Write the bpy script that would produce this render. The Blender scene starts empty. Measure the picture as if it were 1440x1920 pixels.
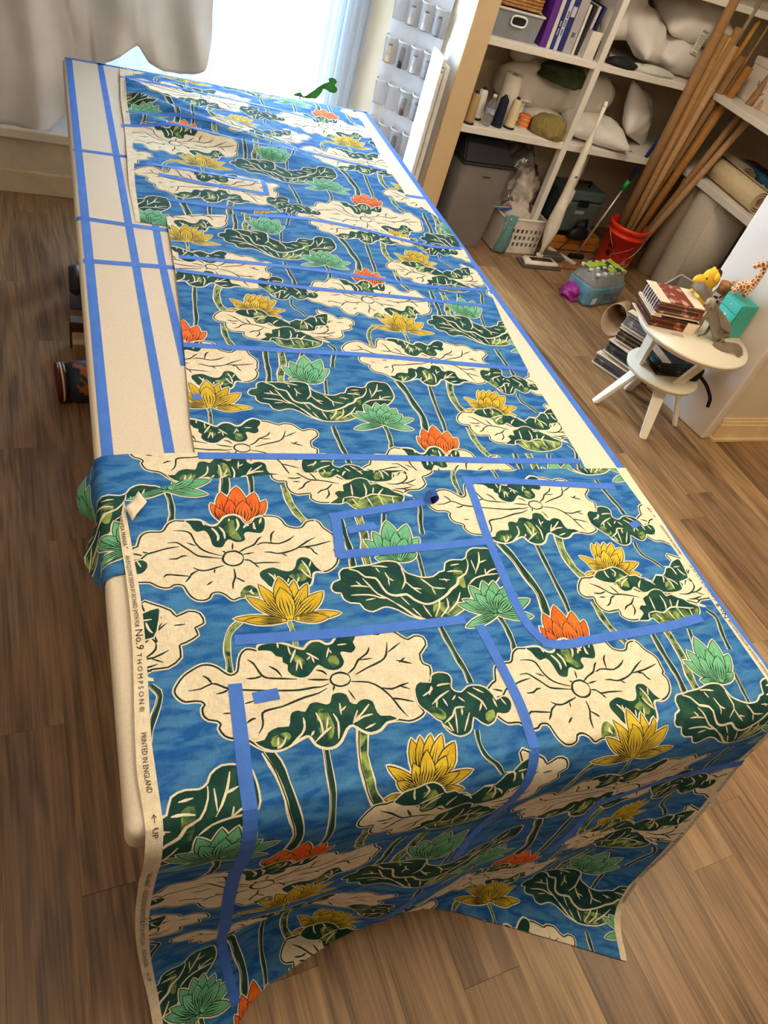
import bpy, bmesh, math, random
import numpy as np
from mathutils import Vector, Matrix
from mathutils.geometry import delaunay_2d_cdt
random.seed(7); rng = np.random.default_rng(7)
PI = math.pi
SC = bpy.context.scene
COL = SC.collection

# ---------------------------------------------------------------- camera
CAM = Vector((-0.0523, 0.0, 2.1635))
YAW, PITCH, ROLL = 0.570793, 0.756451, 0.363550
cd = bpy.data.cameras.new('camera'); cam = bpy.data.objects.new('camera', cd); COL.objects.link(cam)
fw = Vector((math.sin(YAW)*math.cos(PITCH), math.cos(YAW)*math.cos(PITCH), -math.sin(PITCH)))
r0 = fw.cross(Vector((0, 0, 1))).normalized(); u0 = r0.cross(fw)
rt = math.cos(ROLL)*r0 + math.sin(ROLL)*u0; up = -math.sin(ROLL)*r0 + math.cos(ROLL)*u0
cam.matrix_world = Matrix(((rt.x, up.x, -fw.x, CAM.x), (rt.y, up.y, -fw.y, CAM.y), (rt.z, up.z, -fw.z, CAM.z), (0, 0, 0, 1)))
cd.sensor_fit = 'HORIZONTAL'; cd.sensor_width = 36; cd.lens = 1360.8/1440*36; cd.clip_start = .02
SC.camera = cam

# ---------------------------------------------------------------- world, lights, exposure
wd = bpy.data.worlds.new('daylight'); SC.world = wd; wd.use_nodes = True
wd.node_tree.nodes['Background'].inputs[0].default_value = (.55, .76, 1, 1)
wd.node_tree.nodes['Background'].inputs[1].default_value = 48.0
SC.view_settings.view_transform = 'Standard'; SC.view_settings.look = 'None'
SC.view_settings.exposure = 0.0; SC.view_settings.gamma = 1; SC.view_settings.use_curve_mapping = False
SC.cycles.max_bounces = 8; SC.cycles.transparent_max_bounces = 10
def ceiling_or_fill_lamp(x, y, watts, size=.35, col=(1, .86, .63)):
    ld = bpy.data.lights.new('ceiling_or_fill_lamp', 'AREA'); ld.shape = 'DISK'; ld.size = size; ld.energy = watts; ld.color = col
    o = bpy.data.objects.new('ceiling_or_fill_lamp', ld); o.location = (x, y, 2.66); COL.objects.link(o)
ceiling_or_fill_lamp(1.15, .9, 25, 1.3)
ceiling_or_fill_lamp(1.2, 2.2, 12, 1.3)
ceiling_or_fill_lamp(3.0, 3.4, 18, .6)  # unseen fill added to brighten the closet
ceiling_or_fill_lamp(3.0, 0.5, 42, .9)  # added fill for the right wall and floor, no fixture known
ceiling_or_fill_lamp(-.8, .7, 14, .9)  # extra unseen fill, lifts the floor left of the table

# ---------------------------------------------------------------- materials
MATS = {}
def lin(c): return tuple(((v/255/12.92) if v/255 <= .04045 else ((v/255+.055)/1.055)**2.4) for v in c)
def mat(name, c, rough=.6, c2=None, scale=8., detail=4., stretch=(1, 1, 1), bump=0., bscale=60., metal=0., trans=0., alpha=1., uv=False, lo=.35, hi=.65, spec=.4, sheen=0., emit=0., sss=0., ior=1.45, rot=0.):
    if name in MATS: return MATS[name]
    m = bpy.data.materials.new(name); m.use_nodes = True; n = m.node_tree.nodes; l = m.node_tree.links
    b = n['Principled BSDF']; C1 = (*lin(c), 1)
    b.inputs['Base Color'].default_value = C1; b.inputs['Roughness'].default_value = rough; b.inputs['Metallic'].default_value = metal
    b.inputs['Specular IOR Level'].default_value = spec; b.inputs['IOR'].default_value = ior
    if trans: b.inputs['Transmission Weight'].default_value = trans
    if alpha < 1: b.inputs['Alpha'].default_value = alpha
    if sheen: b.inputs['Sheen Weight'].default_value = sheen
    tc = n.new('ShaderNodeTexCoord'); mp = n.new('ShaderNodeMapping'); mp.inputs['Scale'].default_value = stretch; mp.inputs['Rotation'].default_value = (0, 0, rot)
    l.new(tc.outputs['UV' if uv else 'Object'], mp.inputs[0])
    if c2 is None: c2 = tuple(min(255, v*1.07+2) for v in c)
    tx = n.new('ShaderNodeTexNoise'); tx.inputs['Scale'].default_value = scale; tx.inputs['Detail'].default_value = detail
    rp = n.new('ShaderNodeValToRGB'); rp.color_ramp.elements[0].position = lo; rp.color_ramp.elements[1].position = hi
    rp.color_ramp.elements[0].color = C1; rp.color_ramp.elements[1].color = (*lin(c2), 1)
    l.new(mp.outputs[0], tx.inputs['Vector']); l.new(tx.outputs['Fac'], rp.inputs[0]); l.new(rp.outputs[0], b.inputs['Base Color'])
    if bump:
        t2 = n.new('ShaderNodeTexNoise'); t2.inputs['Scale'].default_value = bscale; t2.inputs['Detail'].default_value = 3
        l.new(mp.outputs[0], t2.inputs['Vector'])
        bp = n.new('ShaderNodeBump'); bp.inputs['Strength'].default_value = bump; bp.inputs['Distance'].default_value = .01
        l.new(t2.outputs['Fac'], bp.inputs['Height']); l.new(bp.outputs[0], b.inputs['Normal'])
    if emit:
        l.new(rp.outputs[0], b.inputs['Emission Color']); b.inputs['Emission Strength'].default_value = emit
    MATS[name] = m
    return m

# ---------------------------------------------------------------- mesh helpers
def tag(o, label=None, cat=None, group=None, kind=None):
    if label: o['label'] = label
    if cat: o['category'] = cat
    if group: o['group'] = group
    if kind: o['kind'] = kind
    return o
def thing(name, label, cat, loc=(0, 0, 0), rz=0., group=None):
    o = bpy.data.objects.new(name, None); COL.objects.link(o); o.empty_display_size = .05
    o.location = loc; o.rotation_euler = (0, 0, rz)
    return tag(o, label, cat, group)
def obj(name, me, m=None, parent=None, smooth=False):
    if isinstance(me, bmesh.types.BMesh):
        bm = me; me = bpy.data.meshes.new(name); bm.normal_update(); bm.to_mesh(me); bm.free()
    o = bpy.data.objects.new(name, me); COL.objects.link(o)
    if m is not None:
        for k in (m if isinstance(m, (list, tuple)) else [m]): me.materials.append(k)
    if smooth:
        for p in me.polygons: p.use_smooth = True
    if parent is not None: o.parent = parent
    return o
def bxs(*specs, bev=0., seg=1):
    """bmesh of boxes ((x0,x1),(y0,y1),(z0,z1))"""
    bm = bmesh.new()
    for (x0, x1), (y0, y1), (z0, z1) in specs:
        v = [bm.verts.new(p) for p in ((x0,y0,z0),(x1,y0,z0),(x1,y1,z0),(x0,y1,z0),(x0,y0,z1),(x1,y0,z1),(x1,y1,z1),(x0,y1,z1))]
        for f in ((3,2,1,0),(4,5,6,7),(0,1,5,4),(1,2,6,5),(2,3,7,6),(3,0,4,7)): bm.faces.new([v[i] for i in f])
    if bev: bmesh.ops.bevel(bm, geom=bm.edges[:], offset=bev, segments=seg, profile=.5, affect='EDGES')
    return bm
def box(name, c, s, m, parent=None, bev=0., seg=2, rot=None, smooth=False):
    bm = bxs(*[((-s[0]/2, s[0]/2), (-s[1]/2, s[1]/2), (-s[2]/2, s[2]/2))], bev=bev, seg=seg)
    o = obj(name, bm, m, parent, smooth); o.location = c
    if rot: o.rotation_euler = rot
    return o
def lathe_bm(prof, seg=24, sx=1., sy=1.):
    bm = bmesh.new(); rings = []
    for r, z in prof:
        if r < 1e-5: rings.append([bm.verts.new((0, 0, z))])
        else: rings.append([bm.verts.new((r*sx*math.cos(2*PI*k/seg), r*sy*math.sin(2*PI*k/seg), z)) for k in range(seg)])
    for a, b in zip(rings, rings[1:]):
        for k in range(seg):
            q = [a[k % len(a)], a[(k+1) % seg % len(a)], b[(k+1) % seg % len(b)], b[k % len(b)]]
            q2 = []
            for v in q:
                if v not in q2: q2.append(v)
            if len(q2) > 2:
                try: bm.faces.new(q2)
                except ValueError: pass
    return bm
def lathe(name, prof, m, parent=None, loc=(0, 0, 0), seg=24, smooth=True, rot=None, sx=1., sy=1.):
    o = obj(name, lathe_bm(prof, seg, sx, sy), m, parent, smooth); o.location = loc
    if rot: o.rotation_euler = rot
    return o
def tube_bm(pts, r, seg=10, closed=False, cap=True, bm=None):
    bm = bm or bmesh.new(); P = [Vector(p) for p in pts]; n = len(P); rings = []
    rr = r if isinstance(r, (list, tuple)) else [r]*n
    up_ = None
    for i in range(n):
        a = P[i-1] if (i or closed) else P[i]; b = P[(i+1) % n] if (i < n-1 or closed) else P[i]
        t = (b-a).normalized()
        if up_ is None: up_ = t.orthogonal().normalized()
        up_ = (up_ - t*up_.dot(t)).normalized(); s = t.cross(up_)
        rings.append([bm.verts.new(P[i] + rr[i]*(math.cos(2*PI*k/seg)*up_ + math.sin(2*PI*k/seg)*s)) for k in range(seg)])
    for i in range(n if closed else n-1):
        a, b = rings[i], rings[(i+1) % n]
        for k in range(seg): bm.faces.new((a[k], a[(k+1) % seg], b[(k+1) % seg], b[k]))
    if cap and not closed:
        bm.faces.new(rings[0][::-1]); bm.faces.new(rings[-1])
    return bm
def tube(name, pts, r, m, parent=None, seg=10, closed=False, cap=True): return obj(name, tube_bm(pts, r, seg, closed, cap), m, parent, True)
def grid_obj(name, fn, nu, nv, m, parent=None, thick=0., smooth=True, closed=False):
    """fn(i/(nu-1), j/(nv-1)) -> xyz"""
    vs = [fn(i/(nu-1), j/(nv-1)) for j in range(nv) for i in range(nu)]
    fs = [(j*nu+i, j*nu+i+1, (j+1)*nu+i+1, (j+1)*nu+i) for j in range(nv-1) for i in range(nu-1)]
    me = bpy.data.meshes.new(name); me.from_pydata(vs, [], fs)
    if thick:
        bm = bmesh.new(); bm.from_mesh(me); bm.normal_update()
        bmesh.ops.solidify(bm, geom=bm.faces[:], thickness=thick)
        bm.to_mesh(me); bm.free()
    return obj(name, me, m, parent, smooth)
def copy_tree(o, parent=None, **kw):
    c = o.copy(); COL.objects.link(c); c.parent = parent
    for ch in list(o.children): copy_tree(ch, c)
    for k, v in kw.items(): c[k] = v
    return c
def text_mesh(s, size, spacing=1.):
    cu = bpy.data.curves.new('t', 'FONT'); cu.body = s; cu.size = size; cu.space_character = spacing; cu.align_x = 'LEFT'; cu.resolution_u = 2
    o = bpy.data.objects.new('t', cu); COL.objects.link(o)
    dg = bpy.context.evaluated_depsgraph_get(); me = bpy.data.meshes.new_from_object(o.evaluated_get(dg))
    COL.objects.unlink(o); bpy.data.objects.remove(o); return me
def lettering(name, s, size, m, parent, loc, rot, spacing=1.):
    me = text_mesh(s, size, spacing); o = obj(name, me, m, parent); o.location = loc; o.rotation_euler = rot; return o
def cr(pts, n, closed=False):
    """Catmull-Rom through 2-D or 3-D points"""
    P = np.asarray(pts, float); k = len(P); out = []
    for i in range(k if closed else k-1):
        p1, p2 = P[i], P[(i+1) % k]
        p0 = P[i-1] if (i or closed) else 2*p1-p2
        p3 = P[(i+2) % k] if (i+2 < k or closed) else 2*p2-p1
        for t in np.arange(n)/n:
            out.append(.5*((2*p1)+(-p0+p2)*t+(2*p0-5*p1+4*p2-p3)*t*t+(-p0+3*p1-3*p2+p3)*t**3))
    if not closed: out.append(P[-1])
    return np.array(out)
def sm(a, b, x):
    t = np.clip((x-a)/(b-a), 0, 1); return t*t*(3-2*t)
# ================================================================ THE ROOM
WALL = mat('wall_paint', (205, 186, 156), .8, (212, 194, 165), 3, bump=.05, bscale=150)
WHITE = mat('white_paint', (226, 219, 208), .5, (232, 226, 216), 4)
CEIL = mat('ceiling_paint', (235, 230, 220), .9)
def struct(name, bm, m, parent=None):
    o = obj(name, bm, m, parent)
    if parent is None: o['kind'] = 'structure'
    return o
# floor: a dark sub-floor with planks laid along the length of the room
fl = struct('floor', bxs(((-2.3, 5.3), (-2.2, 5.6), (-.06, -.0035))), mat('subfloor', (40, 30, 22), .9))
def plank_mat(i, a, b):
    m = bpy.data.materials.new('wood_plank_%d' % i); m.use_nodes = True; n = m.node_tree.nodes; l = m.node_tree.links; bs = n['Principled BSDF']
    bs.inputs['Roughness'].default_value = .42; bs.inputs['Specular IOR Level'].default_value = .35
    tc = n.new('ShaderNodeTexCoord'); oi = n.new('ShaderNodeObjectInfo')
    ad = n.new('ShaderNodeVectorMath'); ad.operation = 'ADD'; sc_ = n.new('ShaderNodeVectorMath'); sc_.operation = 'SCALE'; sc_.inputs['Scale'].default_value = 37
    cb = n.new('ShaderNodeCombineXYZ'); l.new(oi.outputs['Random'], cb.inputs[0]); l.new(oi.outputs['Random'], cb.inputs[1]); l.new(cb.outputs[0], sc_.inputs[0])
    l.new(tc.outputs['Object'], ad.inputs[0]); l.new(sc_.outputs[0], ad.inputs[1])
    mp = n.new('ShaderNodeMapping'); mp.inputs['Scale'].default_value = (9, .9, 1); l.new(ad.outputs[0], mp.inputs[0])
    n1 = n.new('ShaderNodeTexNoise'); n1.inputs['Scale'].default_value = 1.1; n1.inputs['Detail'].default_value = 2; n1.inputs['Distortion'].default_value = .6; l.new(mp.outputs[0], n1.inputs['Vector'])
    # growth rings: contour lines of a stretched noise make cathedral grain
    mr = n.new('ShaderNodeMath'); mr.operation = 'MULTIPLY'; mr.inputs[1].default_value = 26; l.new(n1.outputs['Fac'], mr.inputs[0])
    fr = n.new('ShaderNodeMath'); fr.operation = 'SINE'; l.new(mr.outputs[0], fr.inputs[0])
    mp2 = n.new('ShaderNodeMapping'); mp2.inputs['Scale'].default_value = (110, 3.2, 1); l.new(ad.outputs[0], mp2.inputs[0])
    n2 = n.new('ShaderNodeTexNoise'); n2.inputs['Scale'].default_value = 1.; n2.inputs['Detail'].default_value = 4; l.new(mp2.outputs[0], n2.inputs['Vector'])
    ml = n.new('ShaderNodeMath'); ml.operation = 'MULTIPLY_ADD'; ml.inputs[1].default_value = .13; ml.inputs[2].default_value = 0; l.new(fr.outputs[0], ml.inputs[0])
    sm_ = n.new('ShaderNodeMath'); sm_.operation = 'ADD'; l.new(ml.outputs[0], sm_.inputs[0]); l.new(n2.outputs['Fac'], sm_.inputs[1])
    n3 = n.new('ShaderNodeTexNoise'); n3.inputs['Scale'].default_value = .8; n3.inputs['Detail'].default_value = 2; l.new(mp.outputs[0], n3.inputs['Vector'])
    s2 = n.new('ShaderNodeMath'); s2.operation = 'MULTIPLY_ADD'; s2.inputs[1].default_value = .7; s2.inputs[2].default_value = -.35; l.new(n3.outputs['Fac'], s2.inputs[0])
    s3 = n.new('ShaderNodeMath'); s3.operation = 'ADD'; l.new(sm_.outputs[0], s3.inputs[0]); l.new(s2.outputs[0], s3.inputs[1])
    rp = n.new('ShaderNodeValToRGB'); e = rp.color_ramp.elements; e[0].position = .18; e[1].position = .82
    e[0].color = (*lin(a), 1); e[1].color = (*lin(b), 1)
    l.new(s3.outputs[0], rp.inputs[0]); l.new(rp.outputs[0], bs.inputs['Base Color'])
    bp = n.new('ShaderNodeBump'); bp.inputs['Strength'].default_value = .12; bp.inputs['Distance'].default_value = .004; l.new(sm_.outputs[0], bp.inputs['Height']); l.new(bp.outputs[0], bs.inputs['Normal'])
    return m
PM = [plank_mat(0, (92, 66, 43), (160, 124, 86)), plank_mat(1, (104, 76, 50), (172, 135, 95)), plank_mat(2, (84, 60, 40), (148, 113, 79)), plank_mat(3, (116, 86, 56), (184, 147, 103))]
PW, PL = .1815, 1.22
pme = []
for k in range(4):
    b = bxs(((-PW/2+.0002, PW/2-.0002), (-PL/2+.0002, PL/2-.0002), (-.004, 0)), bev=.0005, seg=1); me = bpy.data.meshes.new('plank'); b.to_mesh(me); b.free(); me.materials.append(PM[k]); pme.append(me)
FA = -.055          # planks run almost along the table
ca, sa = math.cos(-FA), math.sin(-FA)
offs = {}
cells = []
for i in range(-15, 32):
    off = (i*.37 + (.23 if i % 2 else 0)) % 1 * PL
    for j in range(-3, 7):
        lx, ly = 1.591 + (i-8)*PW + PW/2, (-1.0 + j*PL + off)*.99855
        x = lx*1 + FA*(ly); y = ly
        if -1.1 < x < 4.7 and -.9 < y < 5.3:
            cells.append((x, y))
cells.sort(key=lambda c: (c[0]-.8)**2+(c[1]-1.5)**2)
for x, y in cells[:300]:
    o = bpy.data.objects.new('plank', pme[random.choices((0, 1, 2, 3), (4, 3, 3, 2))[0]]); COL.objects.link(o); o.parent = fl
    o.location = (x, y, 0); o.rotation_euler = (0, 0, -FA)
print('planks', len(cells))
# shell
struct('ceiling', bxs(((-2.3, 5.3), (-2.2, 5.6), (2.7, 2.8))), CEIL)
struct('wall_left', bxs(((-2.3, -2.2), (-2.2, 5.6), (0, 2.7))), WALL)
struct('wall_front', bxs(((-2.3, 5.3), (-2.3, -2.2), (0, 2.7))), WALL)
struct('wall_right', bxs(((5.0, 5.1), (-2.2, 5.6), (0, 2.7))), WALL)
WX0, WX1, WZ0, WZ1, WY = .12, 1.66, .36, 2.25, 5.15
struct('wall_back', bxs(((-2.2, WX0), (WY, WY+.12), (0, 2.7)), ((WX1, 2.335), (WY, WY+.12), (0, 2.7)), ((WX0, WX1), (WY, WY+.12), (0, WZ0)), ((WX0, WX1), (WY, WY+.12), (WZ1, 2.7)), ((2.335, 5.0), (5.12, 5.24), (0, 2.7))), WALL)
# slanted bay wall to the right of the window and the closet's side wall
bm = bmesh.new()
pr = [(1.80, WY), (2.205, 4.745), (2.205, WY)]
lo = [bm.verts.new((*q, 0)) for q in pr]; hi = [bm.verts.new((*q, 2.7)) for q in pr]
for k in range(3): bm.faces.new((lo[k], lo[(k+1) % 3], hi[(k+1) % 3], hi[k]))
bm.faces.new(hi); bm.faces.new(lo[::-1])
struct('wall_bay_right', bm, WALL)
struct('wall_closet_side', bxs(((2.205, 2.335), (4.52, 5.12), (0, 2.7))), WHITE)
struct('trim_1', bxs(((2.200, 2.345), (4.49, 4.52), (0, 2.7)), bev=.003), mat('closet_casing', (214, 182, 138), .55, (218, 188, 145), 5))
# window with frame, sash bars, glass; deep white casing
wn = struct('window_1', bxs(((WX0-.09, WX0), (WY-.02, WY+.02), (WZ0-.09, WZ1+.09)), ((WX1, WX1+.13), (WY-.02, WY+.02), (WZ0-.09, WZ1+.09)), ((WX0, WX1), (WY-.02, WY+.02), (WZ1, WZ1+.09)), ((WX0, WX1), (WY-.05, WY+.02), (WZ0-.05, WZ0)), bev=.004), mat('window_trim', (236, 238, 242), .45))
for x0, x1 in ((WX0, (WX0+WX1)/2-.012), ((WX0+WX1)/2+.012, WX1)):
    f = obj('sash', bxs(((x0, x0+.04), (WY+.03, WY+.07), (WZ0, WZ1)), ((x1-.04, x1), (WY+.03, WY+.07), (WZ0, WZ1)), ((x0+.04, x1-.04), (WY+.03, WY+.07), (WZ0, WZ0+.05)), ((x0+.04, x1-.04), (WY+.03, WY+.07), (WZ1-.05, WZ1))), MATS['window_trim'], wn)
    obj('pane', bxs(((x0+.035, x1-.035), (WY+.046, WY+.052), (WZ0+.04, WZ1-.04))), mat('window_glass', (236, 244, 250), .05, alpha=.05, spec=.5), f)
# low window seat in front of the bay with base trim
struct('wall_window_seat', bxs(((-2.2, 1.75), (4.56, WY), (0, .335)), bev=.006), mat('seat_paint', (203, 190, 172), .6))
struct('trim_2', bxs(((-2.2, 1.75), (4.525, 4.56), (.305, .36)), bev=.008, seg=2), mat('ledge_paint', (216, 205, 190), .5))
struct('baseboard_back', bxs(((-2.2, 1.75), (4.535, 4.56), (0, .125)), bev=.004), mat('base_paint', (208, 190, 158), .5))
# wall end on the right with tall base moulding
struct('wall_end', bxs(((3.455, 5.0), (2.40, 2.90), (0, 2.7))), WALL)
struct('baseboard_right', bxs(((3.43, 5.0), (2.345, 2.40), (0, .022)), ((3.44, 5.0), (2.365, 2.40), (.022, .115)), ((3.447, 5.0), (2.375, 2.40), (.115, .135)), ((3.447, 5.0), (2.385, 2.40), (.135, .15)), bev=.003), mat('base_moulding', (214, 184, 138), .5))
# built-in shelving: back unit and right return
SH = mat('shelf_paint', (232, 224, 214), .5, (236, 229, 220), 5)
sb = thing('shelving_unit', 'cream built-in closet shelving with one upright divider, across the back alcove', 'shelf', (2.335, 4.5, 0))
obj('shelf_board', bxs(((.002, 2.66), (.0, .615), (1.25, 1.29)), bev=.003), SH, sb)
obj('shelf_board', bxs(((.002, 2.66), (.0, .615), (.75, .795)), bev=.003), SH, sb)
obj('shelf_board', bxs(((.002, 2.66), (.0, .615), (1.74, 1.78)), bev=.003), SH, sb)
obj('divider', bxs(((.80, .845), (-.008, .05), (0, 2.3)), bev=.003), SH, sb)
sr = thing('shelving_unit', 'cream shelves along the right alcove wall above the felt rolls', 'shelf', (4.15, 2.92, 0))
obj('shelf_board', bxs(((-.02, .84), (.0, 1.56), (1.25, 1.29)), bev=.003), SH, sr)
obj('shelf_board', bxs(((.06, .84), (.0, 1.56), (.745, .795)), bev=.003), SH, sr)
# ================================================================ CUTTING TABLE
TW, TY0, TY1, TZ = 1.52, .452, 4.035, .91
CANV = mat('canvas_cover', (222, 206, 184), .85, (229, 214, 193), 180, 3, bump=.15, bscale=900)
tb = thing('cutting_table', 'long cutting table padded in cream canvas with blue tape gridlines', 'table', (0, 0, 0))
bm = bxs(((0, TW), (TY0, TY1), (TZ-.075, TZ)), bev=.02, seg=4); obj('table_top', bm, CANV, tb, True)
for x in (.14, TW-.14):
    for y in (.75, 2.25, 3.85): obj('leg', bxs(((x-.045, x+.045), (y-.045, y+.045), (0, TZ-.075)), bev=.006), mat('table_leg_wood', (150, 112, 70), .6, (170, 130, 84), 3, stretch=(8, 8, 1)), tb)
obj('lower_shelf', bxs(((.12, TW-.12), (.72, 3.88), (.16, .19)), bev=.004), MATS['table_leg_wood'], tb)
TAPE = mat('blue_painters_tape', (62, 108, 196), .75, (70, 118, 204), 25, bump=.12, bscale=300)
def flat(x, y): return (x, y, TZ+.0004)
def edge_wrap(x, y, z0=TZ, r=.02):
    """table surface carried over its left edge"""
    x = np.asarray(x, float); d = r-x
    a = np.clip(d/r, 0, PI/2)
    X = np.where(d <= 0, x, np.where(d < r*PI/2, r-r*np.sin(a), -(z0-TZ)))
    Z = np.where(d <= 0, z0, np.where(d < r*PI/2, z0-r*(1-np.cos(a)), z0-r-(d-r*PI/2)))
    X = np.where((d > 0) & (d < r*PI/2), r-(r+z0-TZ)*np.sin(a), X); Z = np.where((d > 0) & (d < r*PI/2), TZ-r+(r+z0-TZ)*np.cos(a), Z)
    Z = np.where(d >= r*PI/2, TZ-r-(d-r*PI/2), Z)
    return X, np.broadcast_to(np.asarray(y, float), X.shape), Z
def strip(name, pts, w, fn, m, parent, off=.0009, label=None, n=10, curl=False):
    """tape laid along pts (plane coordinates) on the surface fn(x,y)->xyz arrays"""
    C = cr(pts, n if len(pts) > 2 else max(2, int(np.hypot(*(np.array(pts[1])-np.array(pts[0])))/.02)))
    T = np.gradient(C, axis=0); T /= np.linalg.norm(T, axis=1)[:, None]; N = np.stack([-T[:, 1], T[:, 0]], 1)
    rows = []
    for s in (-.5, -.17, .17, .5):
        q = C + N*w*s; rows.append(q)
    q = np.array(rows); x, y, z = fn(q[..., 0].ravel(), q[..., 1].ravel()); e = 1e-3
    x1, y1, z1 = fn(q[..., 0].ravel()+e, q[..., 1].ravel()); x2, y2, z2 = fn(q[..., 0].ravel(), q[..., 1].ravel()+e)
    A = np.stack([x1-x, y1-y, z1-z], 1); B = np.stack([x2-x, y2-y, z2-z], 1); Nn = np.cross(A, B); Nn /= np.linalg.norm(Nn, axis=1)[:, None]+1e-12
    V = np.stack([x, y, z], 1); k = len(C)
    top = V+Nn*(off+.0004); bot = V+Nn*off*.5
    vs = np.concatenate([top, bot]); fs = []; M_ = 4*k
    for j in range(3):
        for i in range(k-1):
            a, b_, c, d = j*k+i, j*k+i+1, (j+1)*k+i+1, (j+1)*k+i
            fs += [(a, b_, c, d), (M_+d, M_+c, M_+b_, M_+a)]
    for i in range(k-1):
        fs += [(i+1, i, M_+i, M_+i+1), (3*k+i, 3*k+i+1, M_+3*k+i+1, M_+3*k+i)]
    for j in range(3):
        fs += [(j*k, (j+1)*k, M_+(j+1)*k, M_+j*k), ((j+1)*k-1, M_+(j+1)*k-1, M_+(j+2)*k-1, (j+2)*k-1)]
    me = bpy.data.meshes.new(name); me.from_pydata(vs.tolist(), [], fs)
    o = obj(name, me, m, parent)
    if label: o['label'] = label
    return o
ew = lambda x, y: edge_wrap(x, y)
tt = [([(.028, 1.30), (.030, 2.6), (.027, 4.03)], .027), ([(.170, 1.34), (.166, 2.6), (.162, 4.03)], .025), ([(.252, 1.70), (.250, 2.2), (.255, 2.50)], .024),
      ([(1.505, .47), (1.500, 2.2), (1.505, 4.03)], .026), ([(.01, 4.022), (.7, 4.022), (1.51, 4.022)], .02),
      ([(-.012, 3.03), (.6, 3.028), (1.50, 3.022)], .022), ([(.0, 2.498), (.15, 2.482), (.30, 2.47)], .024), ([(.012, 2.222), (.7, 2.228), (1.49, 2.238)], .024)]
for k, (p_, w) in enumerate(tt): strip('tape_strip', p_, w, ew, TAPE, tb, off=.0004+.0004*(k > 4), n=24)

# ================================================================ PRINTED FABRIC
NI = 9
def fabric_ink(name, c, c2, scale, stretch=(1, 1, 1), lo=.4, hi=.6, rot=0., detail=5., rough=.88, dist=0.):
    m = bpy.data.materials.new(name); m.use_nodes = True; n = m.node_tree.nodes; l = m.node_tree.links; b = n['Principled BSDF']
    b.inputs['Roughness'].default_value = rough; b.inputs['Specular IOR Level'].default_value = .15
    tc = n.new('ShaderNodeTexCoord'); mp = n.new('ShaderNodeMapping'); mp.inputs['Scale'].default_value = stretch; mp.inputs['Rotation'].default_value = (0, 0, rot)
    l.new(tc.outputs['UV'], mp.inputs[0])
    t = n.new('ShaderNodeTexNoise'); t.inputs['Scale'].default_value = scale; t.inputs['Detail'].default_value = detail; t.inputs['Distortion'].default_value = dist; l.new(mp.outputs[0], t.inputs['Vector'])
    rp = n.new('ShaderNodeValToRGB'); e = rp.color_ramp.elements; e[0].position = lo; e[1].position = hi; e[0].color = (*lin(c), 1); e[1].color = (*lin(c2), 1)
    l.new(t.outputs['Fac'], rp.inputs[0])
    # linen weave: two crossed stretched noises
    ws = []
    for s_ in ((900, 90, 1), (90, 900, 1)):
        m2 = n.new('ShaderNodeMapping'); m2.inputs['Scale'].default_value = s_; l.new(tc.outputs['UV'], m2.inputs[0])
        t2 = n.new('ShaderNodeTexNoise'); t2.inputs['Scale'].default_value = .6; t2.inputs['Detail'].default_value = 1; l.new(m2.outputs[0], t2.inputs['Vector']); ws.append(t2)
    ad = n.new('ShaderNodeMath'); ad.operation = 'ADD'; l.new(ws[0].outputs['Fac'], ad.inputs[0]); l.new(ws[1].outputs['Fac'], ad.inputs[1])
    mr = n.new('ShaderNodeMapRange'); mr.inputs[1].default_value = .6; mr.inputs[2].default_value = 1.4; mr.inputs[3].default_value = .80; mr.inputs[4].default_value = 1.16; l.new(ad.outputs[0], mr.inputs[0])
    mx = n.new('ShaderNodeMix'); mx.data_type = 'RGBA'; mx.blend_type = 'MULTIPLY'; mx.inputs[0].default_value = 1; l.new(rp.outputs[0], mx.inputs[6]); l.new(mr.outputs[0], mx.inputs[7]); l.new(mx.outputs[2], b.inputs['Base Color'])
    bp = n.new('ShaderNodeBump'); bp.inputs['Strength'].default_value = .12; bp.inputs['Distance'].default_value = .002; l.new(ad.outputs[0], bp.inputs['Height']); l.new(bp.outputs[0], b.inputs['Normal'])
    return m
INKM = [fabric_ink('ink_blue', (28, 86, 150), (70, 126, 172), 14, (1, 3.0, 1), .38, .62, .55, 9, dist=.6), fabric_ink('ink_cream', (222, 206, 176), (230, 216, 188), 30),
        fabric_ink('ink_line', (26, 40, 36), (44, 62, 50), 30), fabric_ink('ink_green', (24, 62, 56), (48, 88, 66), 16, lo=.45, hi=.75, dist=1.), fabric_ink('ink_leaf', (30, 70, 56), (150, 170, 88), 34, lo=.40, hi=.66, dist=1.),
        fabric_ink('ink_orange', (222, 88, 26), (236, 112, 40), 20), fabric_ink('ink_yellow', (196, 160, 36), (212, 180, 54), 20), fabric_ink('ink_mint', (98, 166, 124), (116, 182, 138), 20), fabric_ink('selvedge_cloth', (224, 206, 176), (232, 216, 190), 40)]
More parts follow.
